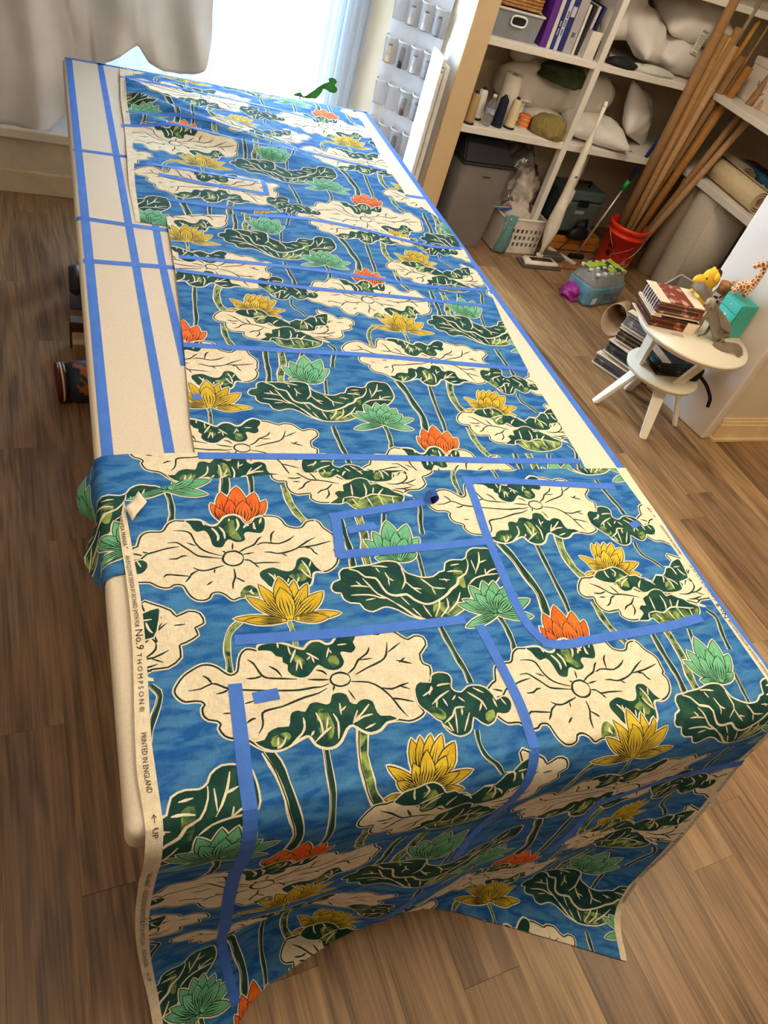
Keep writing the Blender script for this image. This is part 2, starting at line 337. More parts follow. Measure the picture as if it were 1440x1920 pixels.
INK=[
('stem',19.7,[(934,984),(950,942),(962,878),(974,817),(964,756)]),
('stem',11.9,[(1042,1009),(1040,958),(1037,910),(1034,847),(1034,795),(1025,738)]),
('lstem',19.6,[(1130,1019),(1108,944),(1109,883),(1126,845)]),
('stem',11.8,[(838,776),(842,734),(839,695),(832,673)]),
('lstem',15.9,[(1113,778),(1113,727),(1123,683),(1136,656)]),
('stem',12.6,[(682,760),(685,723),(690,679),(696,647),(697,616)]),
('stem',9.2,[(1355,950),(1350,924),(1357,900),(1378,879),(1390,857)]),
('stem',14.2,[(1227,668),(1222,606),(1222,553),(1215,502)]),
('lstem',18.7,[(1274,669),(1271,599),(1256,547),(1253,502)]),
('stem',10.3,[(1344,667),(1328,619)]),
('stem',10.9,[(1436,712),(1451,687),(1433,633),(1424,594)]),
('lstem',9.2,[(348,817),(350,787),(349,754)]),
('lstem',12,[(262,838),(250,830),(228,813),(216,792),(210,762),(210,737),(208,714)]),
('stem',9.3,[(702,972),(698,940),(693,898)]),
('flower_o',0,[[(262,1100),(242,1164),26],[(322,1096),(370,1166),31],[(274,1100),(269,1198),44],[(313,1097),(348,1193),45],[(293,1098),(309,1216),53],[(279,1097),(286,1175),33],[(303,1093),(318,1169),44],[(268,1100),(251,1151),25]]),
('flower_y',0,[[(1213,861),(1149,918),28],[(1211,858),(1321,881),33],[(1207,869),(1212,956),33],[(1210,869),(1231,958),29],[(1217,868),(1254,958),33],[(1221,868),(1277,954),33],[(1227,867),(1299,935),37],[(1180,854),(1135,858),20],[(1235,855),(1303,841),25],[(1208,866),(1202,915),32],[(1222,864),(1272,916),33],[(1213,861),(1237,931),36],[(1230,860),(1293,883),25],[(1196,863),(1161,889),24]]),
('flower_g',0,[[(644,952),(579,1022),37],[(644,952),(723,1018),39],[(637,953),(609,1046),42],[(648,952),(706,1064),48],[(642,952),(656,1079),57],[(642,952),(592,966),24],[(648,952),(699,970),25],[(644,952),(630,1025),38],[(646,952),(667,1041),38],[(648,952),(687,1020),38]]),
('cream',0,[(1345,771),(1373,778),(1400,784),(1415,799),(1412,809),(1444,813),(1453,803),(1431,896),(1453,893),(1486,873),(1496,857),(1521,867),(1543,858),(1548,834),(1529,825),(1533,808),(1508,794),(1495,789),(1495,763),(1470,745),(1440,745),(1420,730),(1443,722),(1430,730),(1408,742),(1389,748),(1373,757)]),
('vein',3.2,[(1385,769),(1414,766),(1436,775),(1450,788),(1451,803)]),
('vein',3.2,[(1403,751),(1424,749),(1452,755)]),
('vein',3.2,[(1424,749),(1440,741)]),
('vein',2.4,[(1422,795),(1451,824),(1476,844)]),
('vein',2.5,[(1446,819),(1467,845)]),
('vein',2.6,[(1489,836),(1512,836)]),
('vein',2.4,[(1420,769),(1446,770),(1474,782)]),
('vein',2.4,[(1441,768),(1462,757)]),
('vein',2.5,[(1447,850),(1468,859)]),
('cream',0,[(62,1045),(69,1048),(76,1068),(84,1080),(99,1086),(121,1084),(130,1090),(140,1106),(156,1115),(171,1113),(192,1114),(209,1112),(220,1101),(230,1093),(242,1094),(253,1101),(264,1117),(287,1123),(303,1110),(312,1093),(329,1106),(348,1114),(367,1114),(385,1109),(395,1097),(401,1080),(422,1071),(438,1073),(450,1087),(463,1092),(476,1092),(473,1094),(483,1084),(488,1067),(499,1054),(508,1039),(505,1017),(504,1004),(497,997),(502,985),(496,964),(483,949),(466,940),(451,939),(440,942),(430,935),(423,915),(410,902),(373,892),(316,896),(299,890),(260,889),(246,884),(238,888),(229,900),(216,908),(202,906),(195,895),(183,890),(168,893),(158,903),(152,916),(148,930),(141,936),(128,937),(119,931),(106,931),(93,938),(81,948),(68,950),(54,952),(41,966),(28,992),(27,1017),(44,1033)]),
('vein',4.3,[(286,994),(283,987),(278,981),(272,978),(264,976),(256,977),(249,980),(244,985),(241,991),(241,998),(244,1005),(248,1011),(255,1015),(263,1016),(271,1016),(278,1012),(283,1007),(286,1001),(286,994)]),
('vein',3.6,[(241,998),(211,1005),(189,1011),(175,1027),(162,1041),(150,1052),(131,1052)]),
('vein',3.6,[(240,1006),(213,1018),(198,1031),(189,1050),(184,1074),(171,1083),(149,1086)]),
('vein',3.6,[(189,1039),(171,1050)]),
('vein',3.4,[(55,1011),(71,1012),(84,1024),(103,1030),(128,1037),(154,1040)]),
('vein',3.4,[(54,1030),(70,1024),(75,1021)]),
('vein',3.5,[(128,1008),(144,1007),(156,1013),(167,1013)]),
('vein',3.6,[(240,979),(221,974),(200,969),(184,972),(174,980)]),
('vein',3.5,[(184,971),(169,963),(162,953),(152,942)]),
('vein',3.4,[(163,957),(139,962),(118,966),(110,959)]),
('vein',3.5,[(219,971),(216,960)]),
('vein',3.6,[(260,968),(259,946),(251,929),(248,912)]),
('vein',3.5,[(260,943),(269,936),(277,929)]),
('vein',3.4,[(195,929),(209,939)]),
('vein',3.6,[(286,990),(299,987),(307,978),(327,978),(365,974)]),
('vein',3.6,[(307,977),(315,965)]),
('vein',3.7,[(287,1005),(312,1008)]),
('vein',3.8,[(335,1007),(350,1005),(365,1000),(385,1002),(410,1010),(437,1027),(463,1040)]),
('vein',3.8,[(374,999),(384,991)]),
('vein',3.7,[(279,1012),(296,1022),(316,1030),(328,1045),(337,1052)]),
('vein',3.8,[(322,1029),(338,1034),(356,1031),(374,1028),(398,1037),(413,1048)]),
('vein',3.8,[(355,1032),(361,1056),(371,1067)]),
('vein',3.7,[(266,1021),(270,1040)]),
('vein',3.7,[(250,1014),(244,1019)]),
('vein',3.6,[(432,1010),(444,1008),(448,997),(456,988)]),
('vein',3.6,[(416,1012),(443,1014),(463,1017),(496,1025)]),
('green',0,[(177,1114),(209,1112),(217,1102),(230,1093),(244,1094),(257,1109),(268,1119),(287,1123),(300,1112),(308,1093),(322,1096),(333,1110),(351,1113),(356,1102),(350,1077),(339,1062),(324,1064),(308,1068),(300,1061),(301,1047),(290,1040),(276,1041),(265,1049),(257,1045),(247,1030),(235,1029),(225,1036),(223,1052),(221,1067),(214,1080),(199,1077),(190,1086),(185,1102)]),
('wvein',4.8,[(215,1108),(217,1096)]),
('wvein',4.8,[(231,1087),(237,1078),(242,1062),(238,1048)]),
('wvein',4.8,[(248,1089),(256,1073),(255,1053)]),
('wvein',5,[(274,1112),(273,1096),(268,1084)]),
('wvein',5,[(291,1111),(292,1090),(283,1074)]),
('wvein',4.9,[(302,1081),(308,1089),(316,1088)]),
('wvein',5,[(328,1096),(326,1081),(329,1075)]),
('wvein',5.1,[(348,1109),(340,1091)]),
('lgreen',0,[(265,1100),(284,1107),(282,1079),(292,1050),(280,1047),(267,1060),(258,1076)]),
('green',0,[(314,953),(330,961),(346,963),(359,956),(372,950),(386,951),(396,962),(402,977),(413,985),(428,983),(437,973),(443,956),(452,944),(457,940),(439,941),(430,935),(425,918),(413,902),(385,897),(356,908),(330,908),(320,924),(312,939)]),
('lgreen',0,[(375,935),(394,945),(409,967),(422,960),(417,930),(404,917),(391,922)]),
('lgreen',0,[(260,894),(265,907),(276,917),(289,919),(300,906),(305,897),(299,887),(282,889),(270,887)]),
('wvein',4,[(414,975),(423,953),(424,930)]),
('wvein',4,[(435,972),(427,956)]),
('wvein',4,[(407,952),(414,937),(425,924)]),
('wvein',3.8,[(332,948),(341,936),(343,924)]),
('wvein',3.9,[(345,944),(345,932)]),
('wvein',3.9,[(374,929),(369,918)]),
('wvein',3.9,[(398,930),(390,916)]),
('wvein',3.7,[(280,903),(286,900),(289,894)]),
('wvein',3.7,[(287,908),(284,900)]),
('cream',0,[(103,692),(109,706),(122,722),(138,732),(157,740),(174,738),(188,729),(199,717),(210,710),(223,716),(229,737),(236,753),(248,762),(261,759),(270,755),(273,765),(288,769),(309,768),(330,760),(347,750),(363,744),(372,753),(385,760),(400,758),(411,749),(426,751),(441,767),(462,780),(481,773),(498,771),(514,765),(530,759),(543,765),(567,762),(581,748),(594,738),(612,745),(630,739),(630,719),(608,699),(607,676),(620,668),(615,648),(607,633),(577,625),(565,605),(566,584),(571,569),(553,559),(532,556),(514,562),(487,562),(470,550),(449,546),(433,554),(418,568),(403,562),(388,543),(373,533),(355,533),(339,542),(332,558),(324,562),(306,556),(285,548),(267,545),(248,549),(233,559),(223,569),(210,578),(193,581),(180,589),(173,605),(177,612),(171,620),(157,625),(149,636),(149,650),(154,656),(148,664),(134,667),(120,668),(109,678)]),
('vein',3.7,[(441,664),(438,659),(433,655),(427,653),(420,652),(413,653),(407,656),(402,660),(400,665),(400,670),(403,675),(407,679),(414,681),(421,682),(428,681),(434,678),(439,674),(441,669),(441,664)]),
('vein',3.1,[(397,670),(376,673),(355,677)]),
('vein',3.1,[(334,681),(305,687),(280,692),(268,700),(261,717),(256,729),(246,739)]),
('vein',3,[(268,699),(254,696),(237,698)]),
('vein',3.1,[(285,718),(299,706),(306,690)]),
('vein',3.1,[(395,662),(380,657),(361,658),(334,657),(302,661),(267,667),(232,674),(203,681),(187,691),(172,698),(150,690),(128,690)]),
('vein',2.9,[(172,698),(166,710),(157,717)]),
('vein',2.9,[(200,680),(190,676),(177,675)]),
('vein',3.1,[(388,652),(368,644),(340,640),(312,633),(293,628),(269,626),(254,621),(252,604),(248,592),(240,582)]),
('vein',2.9,[(226,646),(245,649)]),
('vein',2.8,[(184,633),(199,631)]),
('vein',2.8,[(222,606),(233,612),(241,613)]),
('vein',3.2,[(376,695),(389,690),(396,681)]),
('vein',3.1,[(405,656),(399,645)]),
('vein',3.1,[(430,642),(438,619)]),
('vein',3.2,[(441,659),(476,652),(498,636),(514,612),(523,588),(534,565)]),
('vein',3.2,[(498,636),(520,630),(539,634),(561,638)]),
('vein',3.3,[(539,634),(559,624)]),
('vein',3.2,[(513,610),(532,605),(558,595)]),
('vein',3.2,[(439,677),(456,688),(469,704),(492,717),(502,731)]),
('vein',3.3,[(471,704),(500,704)]),
('vein',3.2,[(455,673),(486,685),(517,695),(533,708),(545,739)]),
('vein',3.4,[(538,713),(574,733)]),
('vein',3.4,[(551,692),(567,686),(583,680)]),
('vein',3.4,[(556,686),(572,696)]),
('green',0,[(270,755),(273,765),(288,769),(309,768),(330,760),(347,750),(363,744),(372,753),(385,760),(400,758),(411,749),(426,751),(441,767),(462,780),(481,773),(478,756),(471,747),(473,733),(460,722),(444,727),(437,725),(440,706),(430,692),(412,688),(395,695),(384,705),(373,697),(359,684),(342,682),(325,691),(319,704),(322,714),(313,722),(315,732),(303,737),(296,749),(282,753)]),
('lgreen',0,[(411,723),(425,721),(429,704),(415,694),(406,705)]),
('lgreen',0,[(332,744),(344,736),(359,718),(352,710),(338,721)]),
('wvein',3.5,[(332,757),(333,737)]),
('wvein',3.5,[(346,747),(338,734),(329,719)]),
('wvein',3.5,[(346,723),(337,700)]),
('wvein',3.5,[(349,723),(349,701)]),
('wvein',3.5,[(366,736),(376,728),(388,717)]),
('wvein',3.5,[(372,727),(364,720)]),
('wvein',3.5,[(375,726),(377,712)]),
('wvein',3.6,[(415,741),(405,720)]),
('wvein',3.6,[(414,737),(418,728)]),
('wvein',3.6,[(435,745),(455,745)]),
('wvein',3.5,[(312,767),(312,755)]),
('green',0,[(230,567),(247,569),(257,582),(276,589),(296,587),(301,601),(307,613),(321,616),(333,611),(345,625),(361,627),(378,619),(387,623),(394,637),(409,640),(424,633),(427,616),(437,610),(444,615),(458,618),(473,610),(474,593),(479,578),(498,575),(511,564),(487,562),(470,550),(449,546),(433,554),(418,568),(403,562),(388,543),(373,533),(355,533),(339,542),(333,557),(324,562),(307,556),(287,547),(267,544),(246,551)]),
('lgreen',0,[(360,611),(375,605),(379,590),(381,568),(370,548),(355,551),(349,579)]),
('lgreen',0,[(262,570),(289,576),(296,564),(278,552),(259,553)]),
('wvein',3.2,[(327,599),(326,583),(318,568),(293,550)]),
('wvein',3,[(273,568),(268,548)]),
('wvein',3.1,[(287,567),(279,554),(267,547)]),
('wvein',3.2,[(353,605),(358,583),(356,559)]),
('wvein',3.2,[(376,571),(361,563),(338,547)]),
('wvein',3.2,[(374,591),(365,568)]),
('wvein',3.3,[(386,597),(391,577),(383,545)]),
('wvein',3.3,[(405,617),(401,592)]),
('wvein',3.3,[(415,608),(404,600)]),
('wvein',3.1,[(341,569),(333,560)]),
('wvein',3.6,[(463,605),(443,588),(423,575)]),
('wvein',3.6,[(464,583),(444,581),(419,571)]),
('wvein',3.5,[(436,596),(420,572)]),
('wvein',3.5,[(440,556),(464,563)]),
('cream',0,[(1116,848),(1093,824),(1088,804),(1101,792),(1121,790),(1119,776),(1124,756),(1141,744),(1173,746),(1170,730),(1182,717),(1204,712),(1224,716),(1251,740),(1272,762),(1294,784),(1266,791),(1244,807),(1211,818),(1186,835),(1163,850),(1140,847)]),
('vein',3.4,[(1129,831),(1149,820),(1165,806),(1181,792),(1204,789),(1228,783),(1255,774)]),
('vein',3.4,[(1186,817),(1194,802),(1200,789)]),
('vein',3.3,[(1127,801),(1146,798),(1163,802)]),
('vein',3.3,[(1137,788),(1156,786)]),
('vein',3.4,[(1185,788),(1169,781),(1159,768),(1144,760)]),
('vein',3.4,[(1238,776),(1220,759),(1203,754),(1190,744)]),
('vein',3.4,[(1221,757),(1220,740),(1207,725)]),
('green',0,[(1156,849),(1176,865),(1198,867),(1219,872),(1237,872),(1253,861),(1260,849),(1266,841),(1284,841),(1296,831),(1310,829),(1327,816),(1352,836),(1377,833),(1399,854),(1413,856),(1433,873),(1463,882),(1464,867),(1459,844),(1448,814),(1413,807),(1407,785),(1387,777),(1357,777),(1328,783),(1297,787),(1277,786),(1267,798),(1258,806),(1244,797),(1222,796),(1212,807),(1210,822),(1198,825),(1176,831),(1161,841)]),
('lgreen',0,[(1215,854),(1241,855),(1249,832),(1244,807),(1224,799),(1213,814),(1216,832)]),
('lgreen',0,[(1364,809),(1384,810),(1380,788),(1356,786)]),
('wvein',3.9,[(1197,865),(1196,852),(1199,841)]),
('wvein',3.9,[(1220,870),(1228,856),(1218,843)]),
('wvein',3.9,[(1259,842),(1232,834),(1209,826)]),
('wvein',3.9,[(1255,835),(1232,823),(1220,810)]),
('wvein',3.9,[(1291,824),(1277,811),(1272,801)]),
('wvein',3.9,[(1304,826),(1320,817),(1328,805)]),
('wvein',4,[(1351,834),(1371,830),(1360,809)]),
('wvein',4,[(1375,830),(1382,807),(1381,786)]),
('wvein',4,[(1381,822),(1395,809),(1400,797)]),
('wvein',4.1,[(1396,860),(1416,856),(1420,844),(1419,829)]),
('wvein',4.1,[(1427,855),(1448,856)]),
('wvein',4.1,[(1436,850),(1440,834),(1447,824)]),
('wvein',3.8,[(1276,779),(1297,787),(1318,791)]),
('green',0,[(1263,770),(1283,778),(1297,787),(1318,792),(1336,784),(1339,768),(1357,771),(1372,760),(1386,753),(1398,739),(1419,726),(1409,706),(1392,695),(1356,682),(1317,679),(1279,687),(1266,699),(1257,712),(1243,707),(1226,708),(1214,711),(1239,728),(1234,742),(1248,752),(1260,749)]),
('lgreen',0,[(1258,719),(1283,724),(1312,724),(1345,728),(1379,724),(1413,723),(1405,707),(1388,695),(1356,685),(1319,682),(1281,690),(1268,702)]),
('wvein',3.8,[(1286,771),(1283,750),(1280,733)]),
('wvein',3.9,[(1321,772),(1322,749),(1314,729)]),
('wvein',3.9,[(1344,757),(1336,736)]),
('wvein',3.9,[(1369,752),(1355,738),(1347,728)]),
('wvein',3.7,[(1255,726),(1279,729),(1300,722),(1330,734),(1355,732),(1381,726),(1401,723)]),
('wvein',3.7,[(1275,723),(1286,697)]),
('wvein',3.8,[(1317,725),(1323,695)]),
('wvein',3.8,[(1350,730),(1354,694)]),
('wvein',3.8,[(1386,723),(1382,699)]),
('wvein',3.7,[(1255,726),(1247,710)]),
('bowl',0,[(463,891),(473,907),(490,913),(492,930),(504,942),(522,942),(541,945),(571,946),(599,952),(618,953),(639,948),(646,934),(652,918),(667,908),(691,898),(718,898),(738,909),(753,912),(764,934),(787,941),(810,938),(826,946),(834,960),(854,971),(878,968),(897,964),(905,934),(905,906),(895,888),(875,867),(836,854),(798,841),(772,809),(756,799),(728,786),(700,782),(673,781),(649,786),(621,799),(599,818),(577,829),(559,827),(539,820),(523,828),(516,845),(495,849),(483,861),(482,877),(469,880)]),
('lgreen',0,[(776,914),(797,917),(796,894),(789,859),(776,865),(773,887)]),
('lgreen',0,[(688,820),(716,825),(755,824),(758,803),(725,788),(682,786)]),
('wvein',5.5,[(518,940),(537,932),(550,915),(574,909),(581,887),(589,865),(608,856),(634,857),(647,841),(668,826),(690,826),(718,837),(737,848),(750,859),(770,870),(781,887),(804,898),(821,923),(824,942)]),
('wvein',5.3,[(601,834),(614,820),(624,807),(637,793),(656,785)]),
('wvein',3.5,[(542,912),(553,890),(564,867),(584,851),(601,834)]),
('wvein',3.4,[(508,893),(529,892),(552,886)]),
('wvein',3.4,[(525,905),(535,890)]),
('wvein',3.3,[(502,868),(528,867),(552,863),(567,855),(588,850)]),
('wvein',3.4,[(532,851),(556,854)]),
('wvein',3.6,[(574,944),(592,942),(613,937)]),
('wvein',3.6,[(583,938),(588,925)]),
('wvein',3.6,[(601,923),(606,905),(616,898)]),
('wvein',3.5,[(604,905),(601,886)]),
('wvein',3.7,[(645,932),(646,914),(643,893),(628,873)]),
('wvein',3.6,[(643,893),(655,874),(671,855)]),
('wvein',3.6,[(655,874),(676,867)]),
('wvein',3.6,[(683,897),(696,882),(707,868),(736,863)]),
('wvein',3.6,[(703,869),(705,849)]),
('wvein',3.7,[(730,890),(756,885)]),
('wvein',3.7,[(743,891),(747,881)]),
('wvein',3.5,[(618,853),(631,827)]),
('wvein',3.4,[(635,818),(648,792)]),
('wvein',3.5,[(663,823),(672,789)]),
('wvein',3.5,[(709,834),(701,814),(681,788)]),
('wvein',3.6,[(729,836),(723,811),(694,786)]),
('wvein',3.6,[(769,848),(750,821),(716,795)]),
('wvein',4,[(865,959),(854,929),(829,895)]),
('wvein',3.9,[(834,936),(833,904)]),
('wvein',3.9,[(850,925),(875,932)]),
('wvein',3.7,[(801,867),(823,882),(855,888),(893,888)]),
('wvein',3.8,[(855,888),(873,900),(896,904)]),
('wvein',3.9,[(861,906),(855,888)]),
('wvein',3.7,[(758,909),(778,909),(797,905)]),
('wvein',3.8,[(773,926),(798,928)]),
('green',0,[(569,622),(585,636),(608,631),(616,646),(634,651),(654,644),(657,630),(650,616),(653,605),(668,599),(686,609),(706,609),(725,601),(736,582),(738,569),(756,575),(768,569),(769,553),(755,537),(738,537),(728,540),(716,526),(697,519),(683,529),(672,541),(659,519),(646,510),(627,508),(610,518),(601,533),(600,544),(592,550),(583,564),(573,576),(565,591)]),
('lgreen',0,[(583,574),(602,578),(616,558),(607,546),(593,553)]),
('lgreen',0,[(700,543),(722,550),(719,533),(699,524)]),
('wvein',3.6,[(650,622),(631,623),(619,621)]),
('wvein',3.5,[(607,623),(596,604)]),
('wvein',3.4,[(581,604),(602,613),(608,620)]),
('wvein',3.5,[(642,607),(617,597),(594,583)]),
('wvein',3.5,[(609,594),(601,574)]),
('wvein',3.5,[(622,592),(626,574)]),
('wvein',3.5,[(652,594),(641,585)]),
('wvein',3.5,[(657,590),(667,577)]),
('wvein',3.6,[(681,597),(695,583),(705,571),(708,552)]),
('wvein',3.6,[(697,605),(717,589)]),
('wvein',3.5,[(705,571),(691,552)]),
('wvein',3.6,[(732,574),(733,554)]),
('wvein',3.6,[(750,571),(756,555)]),
('wvein',3.5,[(662,566),(641,567),(629,552),(605,539)]),
('wvein',3.3,[(601,538),(615,520)]),
('wvein',3.4,[(614,541),(618,520)]),
('wvein',3.4,[(638,561),(625,515)]),
('wvein',3.5,[(655,565),(649,549)]),
('wvein',3.4,[(667,552),(641,516)]),
('flower_y',0,[[(345,820),(236,836),23],[(343,823),(272,889),29],[(346,822),(304,920),32],[(354,821),(384,922),33],[(350,822),(352,934),48],[(356,821),(411,910),30],[(361,820),(441,885),38],[(364,823),(465,824),25],[(365,820),(435,816),27],[(343,819),(255,828),23],[(352,820),(350,906),47]]),
('flower_g',0,[[(838,778),(750,816),31],[(838,778),(744,751),26],[(838,778),(940,806),33],[(838,778),(926,758),32],[(834,779),(799,862),41],[(836,778),(839,871),41],[(838,778),(867,868),42],[(842,778),(896,849),42],[(839,780),(768,827),27],[(839,780),(805,840),36],[(841,780),(845,848),37],[(843,780),(871,832),37],[(843,780),(908,823),37]]),
]
LA, LB = np.array([.687, .436]), np.array([0., .872])      # half-drop repeat of the print
def off_poly(P, d):
    P = np.asarray(P, float); a = np.roll(P, 1, 0); b = np.roll(P, -1, 0); t = b-a; t /= np.linalg.norm(t, axis=1)[:, None]+1e-9
    n = np.stack([t[:, 1], -t[:, 0]], 1)
    ar = np.sum(P[:, 0]*b[:, 1]-b[:, 0]*P[:, 1])
    return P+n*d*(1 if ar > 0 else -1)
def ribbon(P, w, t0=.3, t1=.3, side=0.):
    P = np.asarray(P, float); t = np.gradient(P, axis=0); t /= np.linalg.norm(t, axis=1)[:, None]+1e-9; n = np.stack([-t[:, 1], t[:, 0]], 1)
    s = np.linspace(0, 1, len(P)); h = w/2*np.clip(np.minimum(t0+s*6*(1-t0), t1+(1-s)*6*(1-t1)), 0, 1); h *= 1+.12*np.sin(s*17+P[0, 0]*900)
    P = P+n*side
    return np.concatenate([P+n*h[:, None], (P-n*h[:, None])[::-1]])
def petal(b, t, w):
    b, t = np.array(b, float), np.array(t, float); d = t-b; L = np.linalg.norm(d); d /= L; n = np.array([-d[1], d[0]])
    s = np.array([0, .15, .35, .55, .72, .86, .95, 1]); h = np.array([.30, .62, .92, 1, .84, .5, .2, 0])*w/2*.85
    c = b+d*(s*L)[:, None]
    return np.concatenate([c+n*h[:, None], (c-n*h[:, None])[-2::-1]])
def build_cell(q=2):
    """the print's motifs for one repeat as an ordered list of (ink, polygon), metres"""
    out = []
    fc = {'o': 5, 'y': 6, 'g': 7}
    for k, w, o in INK:
        if k.startswith('flower'):
            pets = [(np.array(a)/1000, np.array(b)/1000, ww/1000) for a, b, ww in o]
            for b, t, w_ in pets: out.append((1, off_poly(petal(b, t, w_), .0045)))
            for b, t, w_ in pets:
                P = petal(b, t, w_); out.append((2, off_poly(P, .0014))); out.append((fc[k[-1]], off_poly(P, -.0006)))
                d = t-b; L = np.linalg.norm(d); d /= L; n = np.array([-d[1], d[0]])
                for q_, s in enumerate((-.30, -.1, .12, .32)):
                    e_ = (.74, .62, .80, .68)[q_]; out.append((2, ribbon([b+d*L*.10+n*s*w_*.5, b+d*L*.40+n*s*w_*.9, b+d*L*e_+n*s*w_*.62], .0034 if q_ % 2 else .0026, .5, .1)))
            continue
        P = np.array(o, float)/1000; w = w/1000
        if k in ('cream', 'green', 'bowl', 'lgreen'):
            C = cr(P, q, True)
            if k == 'cream': out += [(1, off_poly(C, .0045)), (2, off_poly(C, .0016)), (1, off_poly(C, -.0022))]
            elif k == 'green': out += [(1, off_poly(C, .0022)), (3, off_poly(C, -.001))]
            elif k == 'bowl': out += [(1, off_poly(C, .0034)), (3, off_poly(C, -.0004))]
            else: out.append((4, C))
        elif k in ('vein', 'wvein'):
            out.append((2 if k == 'vein' else 1, ribbon(cr(P, q) if len(P) > 2 else cr(P, 2), max(w*1.1, .0042), .45, .35)))
        else:
            C = cr(P, q+1); out += [(1, ribbon(C, w*1.25, 1, 1)), (3 if k == 'stem' else 4, ribbon(C, w*.72, 1, 1, side=w*.12))]
            out.append((2, ribbon(C, w*.12, 1, 1, side=-w*.35)))
    return out
def wind(pts, P):
    x, y = pts[:, 0], pts[:, 1]; wn_ = np.zeros(len(pts), int); Q = np.roll(P, -1, 0)
    for (x0, y0), (x1, y1) in zip(P, Q):
        if y0 == y1: continue
        cr_ = (x1-x0)*(y-y0)-(x-x0)*(y1-y0)
        wn_ += ((y0 <= y) & (y1 > y) & (cr_ > 0)).astype(int); wn_ -= ((y0 > y) & (y1 <= y) & (cr_ < 0)).astype(int)
    return wn_ != 0
def fabric_mesh(name, dom, selv, cell, surf, gstep, gdom=None, parent=None, fine=None):
    """printed cloth: dom = outline in cloth coordinates (m), selv = strips (polygon) along the edges, surf maps cloth coordinates to the room"""
    dom = np.asarray(dom, float); mn, mx_ = dom.min(0), dom.max(0)
    polys = []
    for i in range(-6, 9):
        for j in range(-9, 12):
            sh = i*LA+j*LB
            if i % 2 == 0: pass
            for k, (ink, P) in enumerate(cell):
                lo_, hi_ = P.min(0)+sh, P.max(0)+sh
                if (hi_ < mn).any() or (lo_ > mx_).any(): continue
                polys.append((k, ink, P+sh))
    polys.sort(key=lambda a: a[0])
    layer = [(ink, P) for _, ink, P in polys]+[(8, np.asarray(s, float)) for s in selv]
    V, E = [], []
    def add(P):
        n0 = len(V); V.extend(P.tolist()); m_ = len(P)
        E.extend((n0+i, n0+(i+1) % m_) for i in range(m_))
    add(cr_lin(dom, .02))
    for _, P in layer: add(P)
    gx = np.arange(mn[0], mx_[0], gstep); gy = np.arange(mn[1], mx_[1], gstep)
    G = np.array([(a+(.25*gstep if k % 2 else -.25*gstep), b) for k, b in enumerate(gy) for a in gx]); G = G[wind(G, dom)]
    V.extend(G.tolist())
    if fine is not None: V.extend(fine.tolist())
    v2, e2, f2, *_ = delaunay_2d_cdt([Vector(v) for v in V], E, [], 0, 1e-5, False)
    v2 = np.array([tuple(v) for v in v2]); f2 = np.array(f2)
    cen = v2[f2].mean(1); keep = wind(cen, dom); f2 = f2[keep]; cen = cen[keep]
    a_ = v2[f2]; area = np.abs(np.cross(a_[:, 1]-a_[:, 0], a_[:, 2]-a_[:, 0])); ok = area > 1e-12; f2, cen = f2[ok], cen[ok]
    ink = np.zeros(len(f2), int); order = np.argsort(cen[:, 1]); cy = cen[order, 1]
    for k, P in layer:
        a, b = np.searchsorted(cy, [P[:, 1].min(), P[:, 1].max()])
        idx = order[a:b]; c = cen[idx]; s_ = (c[:, 0] >= P[:, 0].min()) & (c[:, 0] <= P[:, 0].max()); idx = idx[s_]
        if len(idx): ink[idx[wind(cen[idx], P)]] = k
    used = np.unique(f2); rm = -np.ones(len(v2), int); rm[used] = np.arange(len(used)); v2 = v2[used]; f2 = rm[f2]
    x, y, z = surf(v2[:, 0], v2[:, 1]); e = 2e-3
    x1, y1, z1 = surf(v2[:, 0]+e, v2[:, 1]); x2, y2, z2 = surf(v2[:, 0], v2[:, 1]+e)
    x0, y0, z0 = surf(v2[:, 0]-e, v2[:, 1]); x3, y3, z3 = surf(v2[:, 0], v2[:, 1]-e)
    N = np.cross(np.stack([x1-x0, y1-y0, z1-z0], 1), np.stack([x2-x3, y2-y3, z2-z3], 1)); N /= np.linalg.norm(N, axis=1)[:, None]+1e-12
    me = bpy.data.meshes.new(name)
    W = np.stack([x, y, z], 1)
    me.vertices.add(len(W)); me.vertices.foreach_set('co', W.ravel())
    me.loops.add(len(f2)*3); me.loops.foreach_set('vertex_index', f2.ravel().astype(np.int32))
    me.polygons.add(len(f2)); me.polygons.foreach_set('loop_start', np.arange(0, len(f2)*3, 3, dtype=np.int32)); me.polygons.foreach_set('material_index', ink.astype(np.int32))
    me.polygons.foreach_set('use_smooth', np.ones(len(f2), bool))
    uv = me.uv_layers.new(name='cloth'); uv.data.foreach_set('uv', v2[f2.ravel()].ravel().astype(np.float32))
    me.update(); me.validate()
    me.normals_split_custom_set_from_vertices(N.tolist())
    o = obj(name, me, INKM, parent)
    print(name, len(W), len(f2))
    return o
def cr_lin(P, step):
    out = []
    for a, b in zip(P, np.roll(P, -1, 0)):
        n = max(1, int(np.linalg.norm(b-a)/step)); out += [a+(b-a)*k/n for k in range(n)]
    return np.array(out)
import time; _t = time.time()
CELL = build_cell(2); print('cell', len(CELL), sum(len(p) for _, p in CELL))
CELL1 = build_cell(1)
